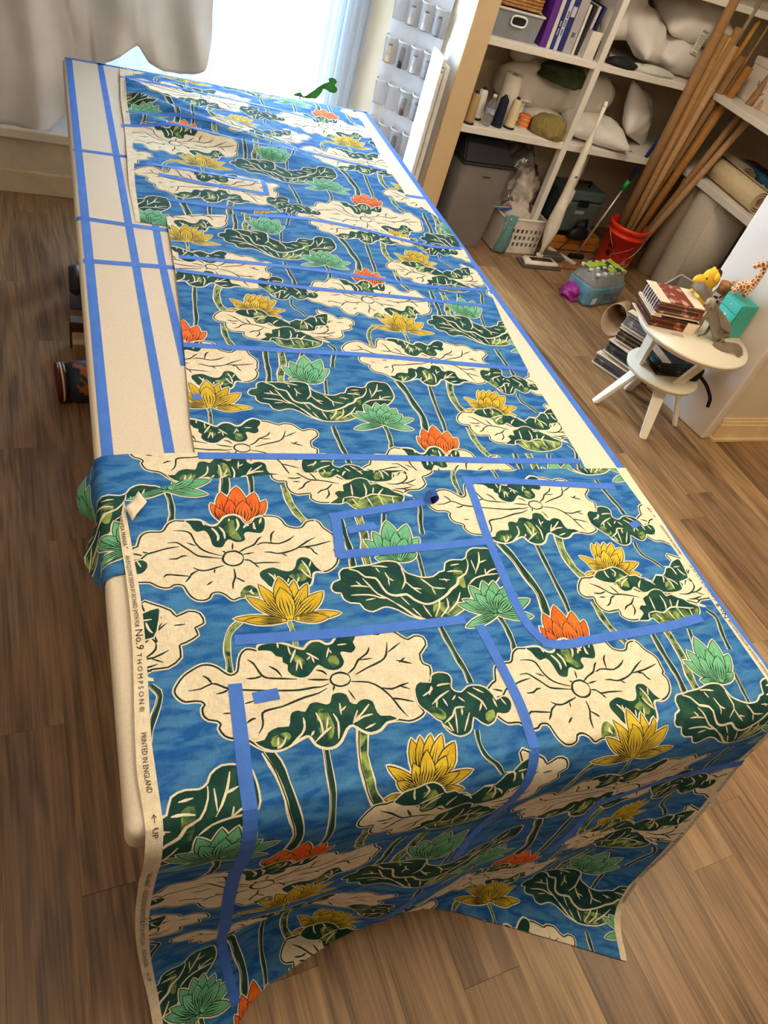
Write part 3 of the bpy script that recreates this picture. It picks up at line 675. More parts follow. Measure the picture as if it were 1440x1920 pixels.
# ---- near piece, thrown over the front end of the table and trailing on the floor
VE = .462
ST = [(.03, [(0, .03, .455, .914), (.03, .028, .437, .895), (.2, .022, .435, .72), (.5, .022, .428, .42), (.78, .040, .402, .145), (.93, .058, .345, .022), (1.03, .066, .25, .006), (1.3, .07, -.02, .004)]),
      (.30, [(0, .30, .455, .914), (.03, .30, .435, .895), (.3, .30, .425, .62), (.6, .295, .425, .33), (.86, .295, .445, .07), (.93, .30, .405, .012), (1.05, .305, .30, .004), (1.3, .31, .05, .004)]),
      (.50, [(0, .50, .455, .914), (.03, .50, .435, .895), (.3, .50, .415, .62), (.6, .485, .408, .33), (.84, .48, .452, .07), (.90, .48, .440, .014), (.98, .48, .37, .004), (1.3, .48, .1, .004)]),
      (.70, [(0, .70, .455, .914), (.03, .70, .435, .895), (.3, .70, .410, .62), (.6, .695, .390, .33), (.86, .69, .400, .06), (.92, .69, .405, .012), (1.0, .69, .36, .004), (1.3, .68, .1, .004)]),
      (.95, [(0, .95, .455, .914), (.03, .95, .435, .895), (.3, .95, .412, .62), (.6, .945, .395, .33), (.86, .935, .415, .06), (.92, .935, .41, .012), (1.0, .935, .34, .004), (1.3, .93, .1, .004)]),
      (1.2, [(0, 1.2, .455, .914), (.03, 1.2, .435, .895), (.3, 1.195, .410, .62), (.6, 1.18, .385, .33), (.86, 1.165, .385, .06), (.92, 1.155, .36, .012), (1.03, 1.135, .255, .004), (1.3, 1.1, .0, .004)]),
      (1.49, [(0, 1.49, .455, .914), (.03, 1.492, .437, .895), (.27, 1.497, .397, .67), (.62, 1.455, .325, .32), (.84, 1.42, .285, .105), (.94, 1.40, .235, .02), (1.08, 1.365, .13, .004), (1.3, 1.3, -.08, .004)])]
SG = np.linspace(0, 1.3, 261)
def stn(pts):
    s = np.array([p[0] for p in pts]); out = []
    for c in (1, 2, 3):
        v = np.array([p[c] for p in pts]); m_ = np.gradient(v, s)
        i = np.clip(np.searchsorted(s, SG, side='right')-1, 0, len(s)-2); h = s[i+1]-s[i]; t = (SG-s[i])/h
        out.append((2*t**3-3*t*t+1)*v[i]+(t**3-2*t*t+t)*h*m_[i]+(-2*t**3+3*t*t)*v[i+1]+(t**3-t*t)*h*m_[i+1])
    out[2] = np.maximum(out[2], .003)
    return np.array(out)
NET = np.array([stn(p) for _, p in ST]); NU = np.array([u for u, _ in ST])   # stations x 3 x s
NM = np.gradient(NET, NU, axis=0)
def top_ripple(x, y, k=0):
    return .0022*(1+np.sin(x*7.3+y*3.1+k)*np.cos(y*5.7-x*2.3+2*k))+.0012*(1+np.sin(y*23+x*6+k))
def surf_A(u, v):
    u = np.asarray(u, float); v = np.asarray(v, float)
    s = VE-v; i = np.clip(np.searchsorted(NU, u, side='right')-1, 0, len(NU)-2); h = NU[i+1]-NU[i]; t = (u-NU[i])/h
    ss = np.clip(s, 0, 1.295)/1.3*260; k = ss.astype(int); fr = ss-k
    def g(A, i_): return A[i_, :, k]*(1-fr)[:, None]+A[i_, :, k+1]*fr[:, None]
    t_ = t[:, None]; hh = h[:, None]
    H = (2*t_**3-3*t_**2+1)*g(NET, i)+(t_**3-2*t_**2+t_)*hh*g(NM, i)+(-2*t_**3+3*t_**2)*g(NET, i+1)+(t_**3-t_**2)*hh*g(NM, i+1)
    fold = sm(.1, .5, s)*(1-.9*sm(.8, .95, s)); H[:, 1] += fold*.010*np.sin(u*15+1.2*s)
    zt = TZ+.0075+top_ripple(u, v)*sm(0, .1, v-VE)-.0035*(1-sm(0, .06, v-VE))
    # waviness of the left selvedge
    xt = u+.006*np.sin(v*9)*sm(.35, .0, u)*sm(0, .1, v-VE)
    top = s <= 0
    ex = np.where(top, xt, H[:, 0]); ey = np.where(top, v-.007*(1-sm(0, .04, v-VE)), H[:, 1]); ez = np.where(top, zt, H[:, 2]+.0)
    return ex, ey, ez
UL, UR = .034, 1.495
hem = [(UR, VE-1.085), (1.2, VE-1.035), (1.0, VE-1.0), (.86, VE-.95), (.75, VE-.915), (.66, VE-.93), (.5, VE-.975), (.3, VE-1.03), (UL, VE-1.20)]
domA = [(UL+.004, 1.10), (.058, 1.185), (.10, 1.205), (.20, 1.248), (.30, 1.246), (.47, 1.252), (.68, 1.254), (1.1, 1.246), (UR+.015, 1.240), (UR+.006, 1.0), (UR-.01, .75), (UR, .55)]+hem+[(UL-.004, .5), (UL, .8)]
def selstrip(side, v0, v1, w):
    u = UL if side < 0 else UR
    a, b = (u-.05, u+w) if side < 0 else (u-w, u+.05)
    return [(a, v0), (b, v0), (b, v1), (a, v1)]
fa = thing('fabric_length', 'blue lily pad print fabric draped over the near table end onto the floor', 'fabric', (0, 0, 0))
gy = np.concatenate([np.arange(VE-1.25, VE-.75, .007), np.arange(VE-.06, VE+.04, .006)])
fineA = np.array([(a+.005*(k % 2), b) for k, b in enumerate(gy) for a in np.arange(UL+.01, UR, .022)]); fineA = fineA[wind(fineA, np.array(domA))]
fmA = fabric_mesh('printed_cloth', domA, [selstrip(-1, 1.3, -1, .024), selstrip(1, 1.3, -1, .022)], CELL, surf_A, .03, parent=fa, fine=fineA)
print('A', time.time()-_t); _t = time.time()
# ---- middle piece, notched on the left, its flap hanging over the left edge
MC = np.array([[.9876, -.0492], [.0667, 1.0125]]); TC = np.array([-.8184, .2919])
MCi = np.linalg.inv(MC)
def c2w(u, v): return u*MC[0, 0]+v*MC[1, 0]+TC[0], u*MC[0, 1]+v*MC[1, 1]+TC[1]
def w2c(P): return (np.asarray(P, float)-TC)@MCi
def plane_C(x, y):
    x, y = np.asarray(x, float), np.asarray(y, float)
    X, Y, Z = edge_wrap(x, y, TZ+.0045)
    rp = top_ripple(x, y, 2.)*.8*sm(.0, .08, x)*sm(0, .08, TW-x); over = np.clip(x-TW+.012, 0, None)
    return X-sm(0, .10, -x)*.02*(1+np.sin(y*30)), Y, Z+rp+.0028*sm(2.40, 2.56, y)-over*.9*0
def surf_C(u, v): return plane_C(*c2w(u, v))
domC = w2c([(.297, 2.553), (.40, 2.59), (.51, 2.612), (.74, 2.690), (.84, 2.705), (.985, 2.66), (1.16, 2.618), (1.31, 2.575), (1.44, 2.556), (1.495, 2.565), (1.47, 2.2), (1.437, 2.04), (1.388, 1.66), (1.377, 1.44), (1.366, 1.29), (1.35, 1.15), (.9, 1.10), (.40, 1.06), (.06, .985), (-.045, .965), (-.075, 1.02), (-.07, 1.12), (-.095, 1.22), (-.125, 1.285), (-.08, 1.325), (.0, 1.335), (.10, 1.337), (.229, 1.338), (.232, 1.45), (.240, 1.53), (.262, 1.82), (.283, 2.16)])
fc_ = thing('fabric_length', 'blue lily pad print fabric, middle piece cut away on its left', 'fabric', (0, 0, 0))
fineC = w2c([(a, b+.004*(k % 2)) for k, a in enumerate(np.arange(-.05, .045, .005)) for b in np.arange(.97, 1.335, .02)]); fineC = fineC[wind(fineC, domC)]
fmC = fabric_mesh('printed_cloth', domC, [], CELL, surf_C, .03, parent=fc_, fine=fineC)
print('C', time.time()-_t); _t = time.time()
# ---- far piece
MD = np.array([[1.0698, -.0167], [.0751, 1.0998]]); TD = np.array([-.847, -.2534]); MDi = np.linalg.inv(MD)
def d2w(u, v): return u*MD[0, 0]+v*MD[1, 0]+TD[0], u*MD[0, 1]+v*MD[1, 1]+TD[1]
def plane_D(x, y):
    x, y = np.asarray(x, float), np.asarray(y, float)
    # soft diagonal creases near the far left corner
    cz = 0
    for c, a, amp, w in ((3.62, -.55, .030, .055), (3.40, -.30, .024, .05), (3.80, -.75, .020, .05), (2.95, -.12, .010, .05)):
        cz = cz+amp*np.exp(-((y-c-a*(x-.3))/w)**2)*sm(.2, .32, x)*(1-sm(.55, 1.15, x))
    zz = TZ+.0015+top_ripple(x, y, 4.)*1.2*sm(2.5, 2.7, y)*sm(TY1+.01, TY1-.12, y)*sm(TW+.02, TW-.06, x)+cz
    over = np.clip(y-TY1+.015, 0, None)
    return x, y-over*.6, zz-over*.85
def surf_D(u, v): return plane_D(*d2w(u, v))
dDw = [(.190, 2.510), (.289, 2.497), (.8, 2.50), (1.46, 2.50), (1.50, 2.62), (1.49, 2.80), (1.385, 2.995), (1.40, 3.4), (1.425, 3.75), (1.445, 4.045), (1.13, 4.055), (.54, 4.06), (.250, 4.05), (.222, 3.6), (.214, 3.25), (.190, 2.77)]
domD = (np.array(dDw)-TD)@MDi
selD = (np.array([(.10, 2.45), (.205, 2.45), (.212, 2.77), (.240, 3.25), (.247, 3.6), (.275, 4.1), (.10, 4.1)])-TD)@MDi
fd = thing('fabric_length', 'blue lily pad print fabric, creased piece at the window end of the table', 'fabric', (0, 0, 0))
fmD = fabric_mesh('printed_cloth', domD, [selD], CELL1, surf_D, .022, parent=fd)
print('D', time.time()-_t)
# ---- tape laid on the fabric
FT = 'blue masking tape marking a cut line'
for p_, w in (([(.239, 3.866), (.494, 3.872), (.814, 3.839), (1.152, 3.77)], .02), ([(.203, 3.32), (.427, 3.353), (.647, 3.308), (.958, 3.3)], .02), ([(.235, 3.461), (.415, 3.496), (.673, 3.425), (1.0, 3.34), (1.376, 3.256)], .02),
              ([(.268, 2.961), (.48, 2.95), (.700, 2.934)], .022), ([(.306, 2.89), (.5, 2.86), (.722, 2.835)], .022), ([(.721, 2.952), (.715, 2.833)], .022), ([(.320, 2.70), (.54, 2.685), (.70, 2.70)], .022)):
    strip('tape_strip', p_, w, plane_D, TAPE, fd, label=FT)
for p_, w in (([(.287, 2.196), (.687, 2.155), (1.122, 2.133), (1.427, 2.119)], .021), ([(.306, 2.282), (.717, 2.281), (1.157, 2.235), (1.455, 2.233)], .021), ([(.258, 1.788), (.566, 1.783), (.842, 1.773), (1.2, 1.745), (1.397, 1.731)], .022), ([(.235, 1.327), (.62, 1.312), (1.088, 1.286), (1.356, 1.274)], .023),
              ([(.60, 2.635), (.80, 2.66), (.985, 2.640), (1.306, 2.553), (1.48, 2.553)], .022), ([(.251, 1.551), (.276, 1.554)], .02)):
    strip('tape_strip', p_, w, plane_C, TAPE, fc_, label=FT)
for p_, w in (([(.945, 1.207), (1.148, 1.189), (1.42, 1.162)], .024), ([(.939, 1.222), (.929, 1.122), (.910, .994), (.899, .848), (.900, .74), (.923, .680)], .024), ([(.912, .686), (.96, .672), (1.038, .674), (1.266, .681), (1.406, .693)], .024),
              ([(.500, .982), (.706, .986), (.905, .991)], .024), ([(.514, 1.099), (.665, 1.120), (.80, 1.139)], .024), ([(.528, 1.098), (.518, 1.039), (.507, .975)], .026), ([(.546, 1.054), (.623, 1.065)], .022),
              ([(.228, .785), (.454, .773), (.749, .772)], .024), ([(.777, .752), (.783, .658), (.787, .55), (.775, .44), (.75, .30), (.73, .16), (.72, .05)], .024), ([(.214, .690), (.207, .568), (.200, .46), (.200, .2), (.215, -.1), (.235, -.35), (.25, -.56)], .026),
              ([(.243, .654), (.292, .656)], .024), ([(1.379, 1.008), (1.415, 1.018)], .02), ([(1.495, .20), (1.38, .19), (1.2, .17), (1.08, .15)], .024), ([(1.09, .17), (1.08, .0), (1.06, -.12)], .024), ([(.70, -.14), (.68, -.30), (.66, -.42)], .024)):
    strip('tape_strip', p_, w, surf_A, TAPE, fa, label=FT)
# loose curled tape end
bmc = bmesh.new(); cpts = [(.80+.016*math.cos(a), 1.139+.002*math.cos(a), TZ+.026+.016*math.sin(a)) for a in np.linspace(-PI/2, PI*1.1, 12)]
for q in cpts: pass
lv = [[bmc.verts.new((q[0]+dx*.0, q[1]+dy, q[2])) for q in cpts] for dx, dy in ((0, -.012), (0, .012))]
for i in range(len(cpts)-1): bmc.faces.new((lv[0][i], lv[0][i+1], lv[1][i+1], lv[1][i]))
bmesh.ops.solidify(bmc, geom=bmc.faces[:], thickness=.0006)
obj('tape_curl', bmc, TAPE, fa, True)
# folded-back selvedge corner and its lettering
def surf_text(s, size, u0, v0, dirv, length, parent, surf, name='selvedge_lettering', flip=1):
    me = text_mesh(s, size, 1.); co = np.array([v.co[:] for v in me.vertices]).reshape(-1, 3)
    if len(co) == 0: return
    co[:, 0] *= length/max(1e-6, co[:, 0].max())
    u = u0+flip*co[:, 1]; v = v0+dirv*co[:, 0]; x, y, z = surf(u, v); e = 1e-3
    xa, ya, za = surf(u+e, v); xb, yb, zb = surf(u, v+e); N = np.cross(np.stack([xa-x, ya-y, za-z], 1), np.stack([xb-x, yb-y, zb-z], 1)); N /= np.linalg.norm(N, axis=1)[:, None]+1e-12
    W = np.stack([x, y, z], 1)+N*.0011; me.vertices.foreach_set('co', W.ravel()); me.update()
    obj(name, me, mat('selvedge_print', (48, 46, 46), .8), parent)
def selv_line(u0, v, dirv, flip, parent, surf):
    """the selvedge legend, read along the cloth edge; returns where the next one begins"""
    for s, size, ln, adv in (('" NINFEA MANIA "', .0125, .098, .118), ('AN EXCLUSIVE DESIGN BY RICHARD SMITH FOR', .0125, .183, .187), ('No.9', .020, .046, .054), ('T H O M P S O N \u00ae', .0125, .122, .162), ('PRINTED IN ENGLAND', .0130, .108, .138), ('\u2190 UP', .013, .04, .15)):
        surf_text(s, size, u0, v, dirv, ln, parent, surf, flip=flip); v += dirv*adv
    return v
v = 1.142
for k in range(2): v = selv_line(.041, v, -1, 1, fa, surf_A)
v = -.435
for k in range(2): v = selv_line(UR-.006, v, 1, -1, fa, surf_A)
fold = thing_fold = bmesh.new()
fv = [(.052, 1.155, TZ+.013), (.085, 1.205, TZ+.014), (.100, 1.170, TZ+.020), (.064, 1.112, TZ+.018)]
q = [bmesh_v for bmesh_v in (fold.verts.new(p) for p in fv)]; fold.faces.new(q)
bmesh.ops.subdivide_edges(fold, edges=fold.edges[:], cuts=3, use_grid_fill=True)
for vv in fold.verts: vv.co.z += .004*math.sin(40*vv.co.x+60*vv.co.y)
bmesh.ops.solidify(fold, geom=fold.faces[:], thickness=.0012)
obj('folded_corner', fold, INKM[8], fa, True)
# ================================================================ SOFT GOODS HELPERS
def pillow_bm(w, d, h, n=15, seed=0, pw=.55):
    r = np.random.default_rng(seed); ph = r.uniform(0, 6, 4); bm = bmesh.new(); top, bot = {}, {}
    for i in range(n):
        for j in range(n):
            a, b = 2*i/(n-1)-1, 2*j/(n-1)-1
            t = max(0, (1-a*a)*(1-b*b))**pw
            x = a*w/2*(1-.07*(1-b*b)); y = b*d/2*(1-.07*(1-a*a))
            wr = .05*h*math.sin(5*a+4*b+ph[0])*t+.035*h*math.sin(11*a-7*b+ph[1])*t
            edge = i in (0, n-1) or j in (0, n-1)
            top[i, j] = bm.verts.new((x, y, h/2*t+wr))
            bot[i, j] = top[i, j] if edge else bm.verts.new((x, y, -h/2*t+wr*.6))
    for i in range(n-1):
        for j in range(n-1):
            bm.faces.new((top[i, j], top[i+1, j], top[i+1, j+1], top[i, j+1]))
            q = [bot[i, j], bot[i, j+1], bot[i+1, j+1], bot[i+1, j]]
            if len(set(top[k] for k in ((i, j), (i+1, j), (i+1, j+1), (i, j+1))) & set(q)) < 4: bm.faces.new(q)
    return bm
def pillow(name, loc, size, rot, m, label, cat='pillow', group=None, seed=0, pw=.55, parent=None):
    o = obj(name, pillow_bm(*size, seed=seed, pw=pw), m, parent, True); o.location = loc; o.rotation_euler = rot
    if parent is None: tag(o, label, cat, group)
    return o
def lump(name, loc, size, m, label=None, cat=None, seed=0, rot=(0, 0, 0), amp=.16, freq=3., flat=.35, parent=None, sub=4, group=None):
    """crumpled soft mass: a ball pushed about by ridged noise, flattened underneath"""
    from mathutils import noise
    bm = bmesh.new(); bmesh.ops.create_icosphere(bm, subdivisions=sub, radius=1)
    for v in bm.verts:
        c = v.co.copy(); d = noise.noise(c*freq*.5+Vector((seed*3.1, seed, 0)))*amp+(1-abs(noise.noise(c*freq+Vector((0, seed*7.7, 2)))))*amp-amp*.7
        c *= 1+d
        if c.z < -flat: c.z = -flat+(c.z+flat)*.08
        v.co = Vector((c.x*size[0]/2, c.y*size[1]/2, (c.z+flat)/(1+flat)*size[2]))
    o = obj(name, bm, m, parent, True); o.location = loc; o.rotation_euler = rot
    if parent is None: tag(o, label, cat, group)
    return o
def scroll(name, r0, r1, turns, length, m, parent=None, thick=.004, seg=28):
    """a rolled-up sheet, axis along y, lying with its lowest point at z=0"""
    n = int(turns*seg); pr = []
    for k in range(n+1):
        a = 2*PI*k/seg; r = r0+(r1-r0)*k/n; pr.append((r*math.cos(a), r*math.sin(a)+r1))
    return grid_obj(name, lambda u, v: (pr[round(u*n)][0], (v-.5)*length, pr[round(u*n)][1]), n+1, 2, m, parent, thick=thick)

# ================================================================ BAY: DRAPES, PLANT, WALL POCKETS
DRAPE = mat('drape_cloth', (228, 229, 233), .85, (235, 236, 240), 6, bump=.06, bscale=700)
hx = np.array([-2.2, -.06, .02, .10, .199, .30, .373, .42, .50, .585, .65, .711, .74, .77]); hz = np.array([.345, .345, .42, .58, .763, .83, .878, .80, .775, .77, .80, .836, .90, .99])
def drape_fn(u, v):
    x = -1.6+2.365*u; zb = float(np.interp(x, hx, hz)); z = zb+(2.35-zb)*v
    am = .036*(1-.25*v)*(1 if x < .1 else 1)
    k = math.sin(x*17+1.3*math.sin(3.1*z+x*2))+.5*math.sin(x*31+2*z+.8)
    y = 4.60+am*k-.05*math.exp(-((z-zb)/.18)**2)*(1 if x > .15 else .15)-.09*math.exp(-((x-.55)/.22)**2)*math.exp(-((z-1.05)/.3)**2)
    y += .018*math.sin(9*z+22*x)*math.exp(-((z-1.0)/.35)**2)*(x > .05)
    return (x-.02*(1-v)*math.sin(7*z), y, z)
dr = thing('curtain', 'heavy white drape bunched up at the left of the bright window', 'curtain', (0, 0, 0))
grid_obj('drape_panel', drape_fn, 240, 70, DRAPE, dr, thick=.003)
SHEER = bpy.data.materials.new('sheer_cloth'); SHEER.use_nodes = True
n_ = SHEER.node_tree.nodes; l_ = SHEER.node_tree.links; n_.remove(n_['Principled BSDF'])
df = n_.new('ShaderNodeBsdfDiffuse'); df.inputs[0].default_value = (.82, .84, .86, 1); tl = n_.new('ShaderNodeBsdfTranslucent'); tl.inputs[0].default_value = (.75, .82, .88, 1); mx = n_.new('ShaderNodeMixShader'); mx.inputs[0].default_value = .35
nz = n_.new('ShaderNodeTexNoise'); nz.inputs['Scale'].default_value = 400; rp_ = n_.new('ShaderNodeMapRange'); rp_.inputs[3].default_value = .25; rp_.inputs[4].default_value = .45; l_.new(nz.outputs['Fac'], rp_.inputs[0]); l_.new(rp_.outputs[0], mx.inputs[0])
l_.new(df.outputs[0], mx.inputs[1]); l_.new(tl.outputs[0], mx.inputs[2]); l_.new(mx.outputs[0], n_['Material Output'].inputs[0])
sh_ = thing('curtain', 'thin white sheer hanging behind the heavy drape, left edge of window', 'curtain', (0, 0, 0))
grid_obj('sheer_panel', lambda u, v: (-.2+1.02*u, 4.86+.025*math.sin(u*40+v)+.01*math.sin(u*90), .345+2.0*v), 120, 8, SHEER, sh_, thick=.002)
sh2 = thing('curtain', 'thin pale sheer at the right edge of the bright window', 'curtain', (0, 0, 0))
grid_obj('sheer_panel', lambda u, v: (1.53+.26*u, 5.05+.02*math.sin(u*30+v)+.008*math.sin(u*70), .345+2.0*v), 60, 8, SHEER, sh2, thick=.002)
# monstera on the window seat
GREEN = mat('monstera_leaf', (40, 92, 34), .45, (66, 122, 44), 8, spec=.5)
pl = thing('potted_monstera', 'monstera plant in a pot on the window seat, one split leaf showing', 'plant', (1.36, 4.80, .338))
lathe('pot', [(0, 0), (.075, 0), (.09, .02), (.105, .16), (.112, .165), (.112, .185), (.1, .185), (.095, .16), (0, .155)], mat('clay_pot', (196, 120, 84), .8, (206, 134, 98), 9), pl)
LEAF = [(1.285, 0.722), (1.306, 0.738), (1.324, 0.746), (1.341, 0.736), (1.357, 0.727), (1.395, 0.758), (1.433, 0.791), (1.463, 0.816), (1.485, 0.826), (1.493, 0.834), (1.486, 0.847), (1.503, 0.857), (1.529, 0.852), (1.543, 0.836), (1.532, 0.818), (1.55, 0.806), (1.552, 0.789), (1.536, 0.776), (1.511, 0.777), (1.489, 0.784), (1.466, 0.786), (1.457, 0.761), (1.428, 0.728), (1.369, 0.717), (1.339, 0.718)]
def flat_leaf(pts, loc, rz=0., sc=1., name='leaf'):
    P = cr([((x-1.30)*sc, (z-.70)*sc) for x, z in pts], 3, True); n0 = len(P)
    V, _, F, *_r = delaunay_2d_cdt([Vector(q) for q in P], [], [list(range(n0))], 1, 1e-5)
    bm = bmesh.new(); vs = [bm.verts.new((q.x, -.12*abs(q.y-.55*q.x), q.y)) for q in V]
    for f in F: bm.faces.new([vs[k] for k in f])
    bmesh.ops.solidify(bm, geom=bm.faces[:], thickness=.0015)
    o = obj(name, bm, GREEN, pl, True); o.location = loc; o.rotation_euler = (0, 0, rz); return o
for loc, rz, sc, a in (((1.30-1.36, 4.70-4.80, .70-.338), 0, 1., (-.02, -.08, .40)), ((-.05, .02, .13), 2.6, .7, (-.05, .02, .15)), ((.02, .05, .12), 1.2, .6, (.02, .05, .15))):
    flat_leaf(LEAF, loc, rz, sc); tube('leaf_stem', [(0, 0, .15), (a[0]*.4, a[1]*.4, a[2]*.7), a], [.006, .005, .004], GREEN, pl, 8)
# clear pocket organiser on the slanted wall
so = thing('pocket_organizer', 'clear vinyl pocket organiser with white piping on the slanted bay wall', 'organizer', (2.205, 4.745, 0), PI*.75)
# local x runs along the wall towards the window, local y points into the room
VIN = mat('clear_vinyl', (246, 247, 250), .10, trans=.5, ior=1.08, alpha=.32, spec=.6); PIP = mat('white_piping', (236, 236, 240), .5)
obj('backing', bxs(((.025, .40), (.004, .008), (.42, 2.0))), mat('vinyl_backing', (240, 241, 246), .3, alpha=.85), so)
PX = [.030, .122, .214, .306]; PZ = [.44, .68, .93, 1.17, 1.42]
for zz in PZ:
    for x0 in PX:
        w = .086
        f = lambda u, v, x0=x0, zz=zz, w=w: (x0+w/2+w/2*math.cos(PI*(1-u)), .008+(.030+.046*v)*math.sin(PI*u)**.8, zz+.15*v)
        po = grid_obj('pocket', f, 13, 4, VIN, so, thick=.001)
        tube('pocket_trim', [f(k/12, 1) for k in range(13)], .0044, PIP, po, 6)
        obj('pocket_base', bxs(((x0+.004, x0+w-.004), (.008, .032), (zz-.002, zz))), VIN, po)
    tube('piping', [(.025, .009, zz-.004), (.40, .009, zz-.004)], .0026, PIP, so, 6)
def wall_pt(t, off, z): return (2.205-.7071*t-.7071*off, 4.745+.7071*t-.7071*off, z)
SPC = {'white': mat('thread_white', (232, 230, 228), .7, bump=.2, bscale=500), 'navy': mat('thread_navy', (22, 26, 48), .7, bump=.2, bscale=500), 'tan': mat('thread_tan', (176, 142, 96), .7, bump=.2, bscale=500), 'cream': mat('thread_cream', (226, 204, 158), .7, bump=.2, bscale=500), 'grey': mat('thread_grey', (140, 138, 146), .7), 'brown': mat('thread_brown', (90, 60, 52), .7)}
DARK = mat('dark_plastic', (26, 24, 26), .4)
def pocket_spool(ti, zi, c, label, h=.10, cap=True):
    t = thing('thread_spool', label, 'thread', wall_pt(PX[ti]+.043, .036, PZ[zi]+.001), 0, 'thread spools in the wall pockets')
    lathe('thread', [(0, .003), (.015, .003), (.0165, .012), (.0165, h-.012), (.015, h-.003), (0, h-.003)], SPC[c], t, seg=16)
    lathe('spool_cap', [(0, h-.003), (.015, h-.003), (.015, h+.003), (.005, h+.003), (.004, h-.002), (0, h-.002)], DARK, t, seg=16); lathe('spool_base', [(0, 0), (.016, 0), (.016, .003), (0, .003)], DARK, t, seg=16)
pocket_spool(0, 3, 'grey', 'grey thread spool in the wall pocket nearest the closet, top visible row')
pocket_spool(1, 3, 'white', 'white thread spool second from the closet in the top row of wall pockets')
pocket_spool(2, 3, 'white', 'white thread spool third from the closet in the top row of wall pockets')
pocket_spool(0, 2, 'grey', 'grey thread spool in the wall pocket just behind the folded white table')
pocket_spool(1, 2, 'white', 'white dark-capped spool in the second row of wall pockets')
pocket_spool(2, 2, 'navy', 'navy thread spool in the second row of wall pockets', .11)
pocket_spool(3, 2, 'cream', 'cream thread spool in the window-side pocket of the second row')
pocket_spool(0, 1, 'grey', 'grey spool in the closet-side pocket of the third row')
pocket_spool(1, 1, 'brown', 'brown thread spool in the third row of wall pockets')
pocket_spool(1, 0, 'navy', 'dark spool at the bottom of the wall pockets beside the table')
# folded white table standing on end
ft = thing('folding_table', 'white folding table stood on end beside the closet post', 'table', (2.075, 4.47, 0), -.12)
WP = mat('white_laminate', (232, 228, 222), .4)
for k, (x0, z1) in enumerate(((0, 1.135), (.034, 1.10))): obj('leaf_panel', bxs(((x0, x0+.03), (.0, .24), (0.003, z1)), bev=.012, seg=3), WP, ft)
for z in (1.085, 1.11): lathe('hinge_pin', [(0, 0), (.006, 0), (.006, .004), (0, .004)], mat('steel', (150, 148, 144), .3, metal=1.), ft, loc=(.015, .001, z-.02), rot=(PI/2, 0, 0), seg=12)

# ================================================================ CLOSET: TOP SHELF
BIN = mat('clear_bin_plastic', (176, 178, 186), .25, trans=.45, alpha=.9, spec=.5)
b = thing('storage_bin', 'clear plastic bin with white grip at the left of the top shelf', 'bin', (2.355, 4.53, 1.291), .0)
def tub_bm(w, d, h, t=.004, taper=.03):
    bm = bmesh.new(); R_ = []
    for (s, z) in ((-taper, 0), (0, h), (-t, h), (-taper-t, t)):
        R_.append([bm.verts.new((x*(w/2+s), y*(d/2+s), z)) for x, y in ((-1, -1), (1, -1), (1, 1), (-1, 1))])
    for a, c in ((0, 1), (1, 2), (2, 3)):
        for k in range(4): bm.faces.new((R_[a][k], R_[a][(k+1) % 4], R_[c][(k+1) % 4], R_[c][k]))
    bm.faces.new(R_[0][::-1]); bm.faces.new(R_[3]); bmesh.ops.recalc_face_normals(bm, faces=bm.faces[:]); return bm
o = obj('bin_body', tub_bm(.33, .34, .15, taper=.012), BIN, b); o.location = (.17, .19, 0)
o = obj('bin_rim', bxs(((0, .34), (.012, .024), (.14, .152)), ((0, .34), (.356, .368), (.14, .152)), ((0, .012), (.024, .356), (.14, .152)), ((.328, .34), (.024, .356), (.14, .152)), bev=.002), mat('bin_rim_plastic', (214, 210, 206), .4), b)
hp = [(.17+.052*math.cos(a)*(abs(math.cos(a))**-.4 if abs(math.cos(a)) > .05 else 1), .014, .098+.026*math.sin(a)*(abs(math.sin(a))**-.4 if abs(math.sin(a)) > .05 else 1)) for a in np.linspace(0, 2*PI, 28, endpoint=False)]
tube('handle_ring', hp, .0055, PIP, b, 8, closed=True); obj('handle_shade', bxs(((.12, .22), (.0155, .0175), (.078, .118)), bev=.003), DARK, b)  # dark slab painted as the shade inside the grip
lump('fabric_scraps', (2.52, 4.70, 1.297), (.24, .24, .07), mat('scrap_cloth', (196, 192, 190), .9), 'pale fabric scraps inside the clear bin', 'fabric', 3)
# wicker basket standing on the bin
wb = thing('wicker_basket', 'brown woven wicker basket standing on the clear bin', 'basket', (2.525, 4.72, 1.4435))
WK = mat('wicker', (150, 100, 52), .7, (186, 132, 76), 40, bump=.3, bscale=90)
for z in np.arange(.012, .17, .017):
    pts = []
    for a in np.linspace(0, 2*PI, 72, endpoint=False):
        sx = math.copysign(abs(math.cos(a))**.35, math.cos(a))*.155; sy = math.copysign(abs(math.sin(a))**.35, math.sin(a))*.15
        k = 1+.014*math.sin(18*a+(PI if int(round(z/.017)) % 2 else 0)); pts.append((sx*k, sy*k, z))
    tube('woven_strand', pts, .0092, WK, wb, 6, closed=True)
obj('basket_floor', bxs(((-.15, .15), (-.145, .145), (0.002, .01))), WK, wb)
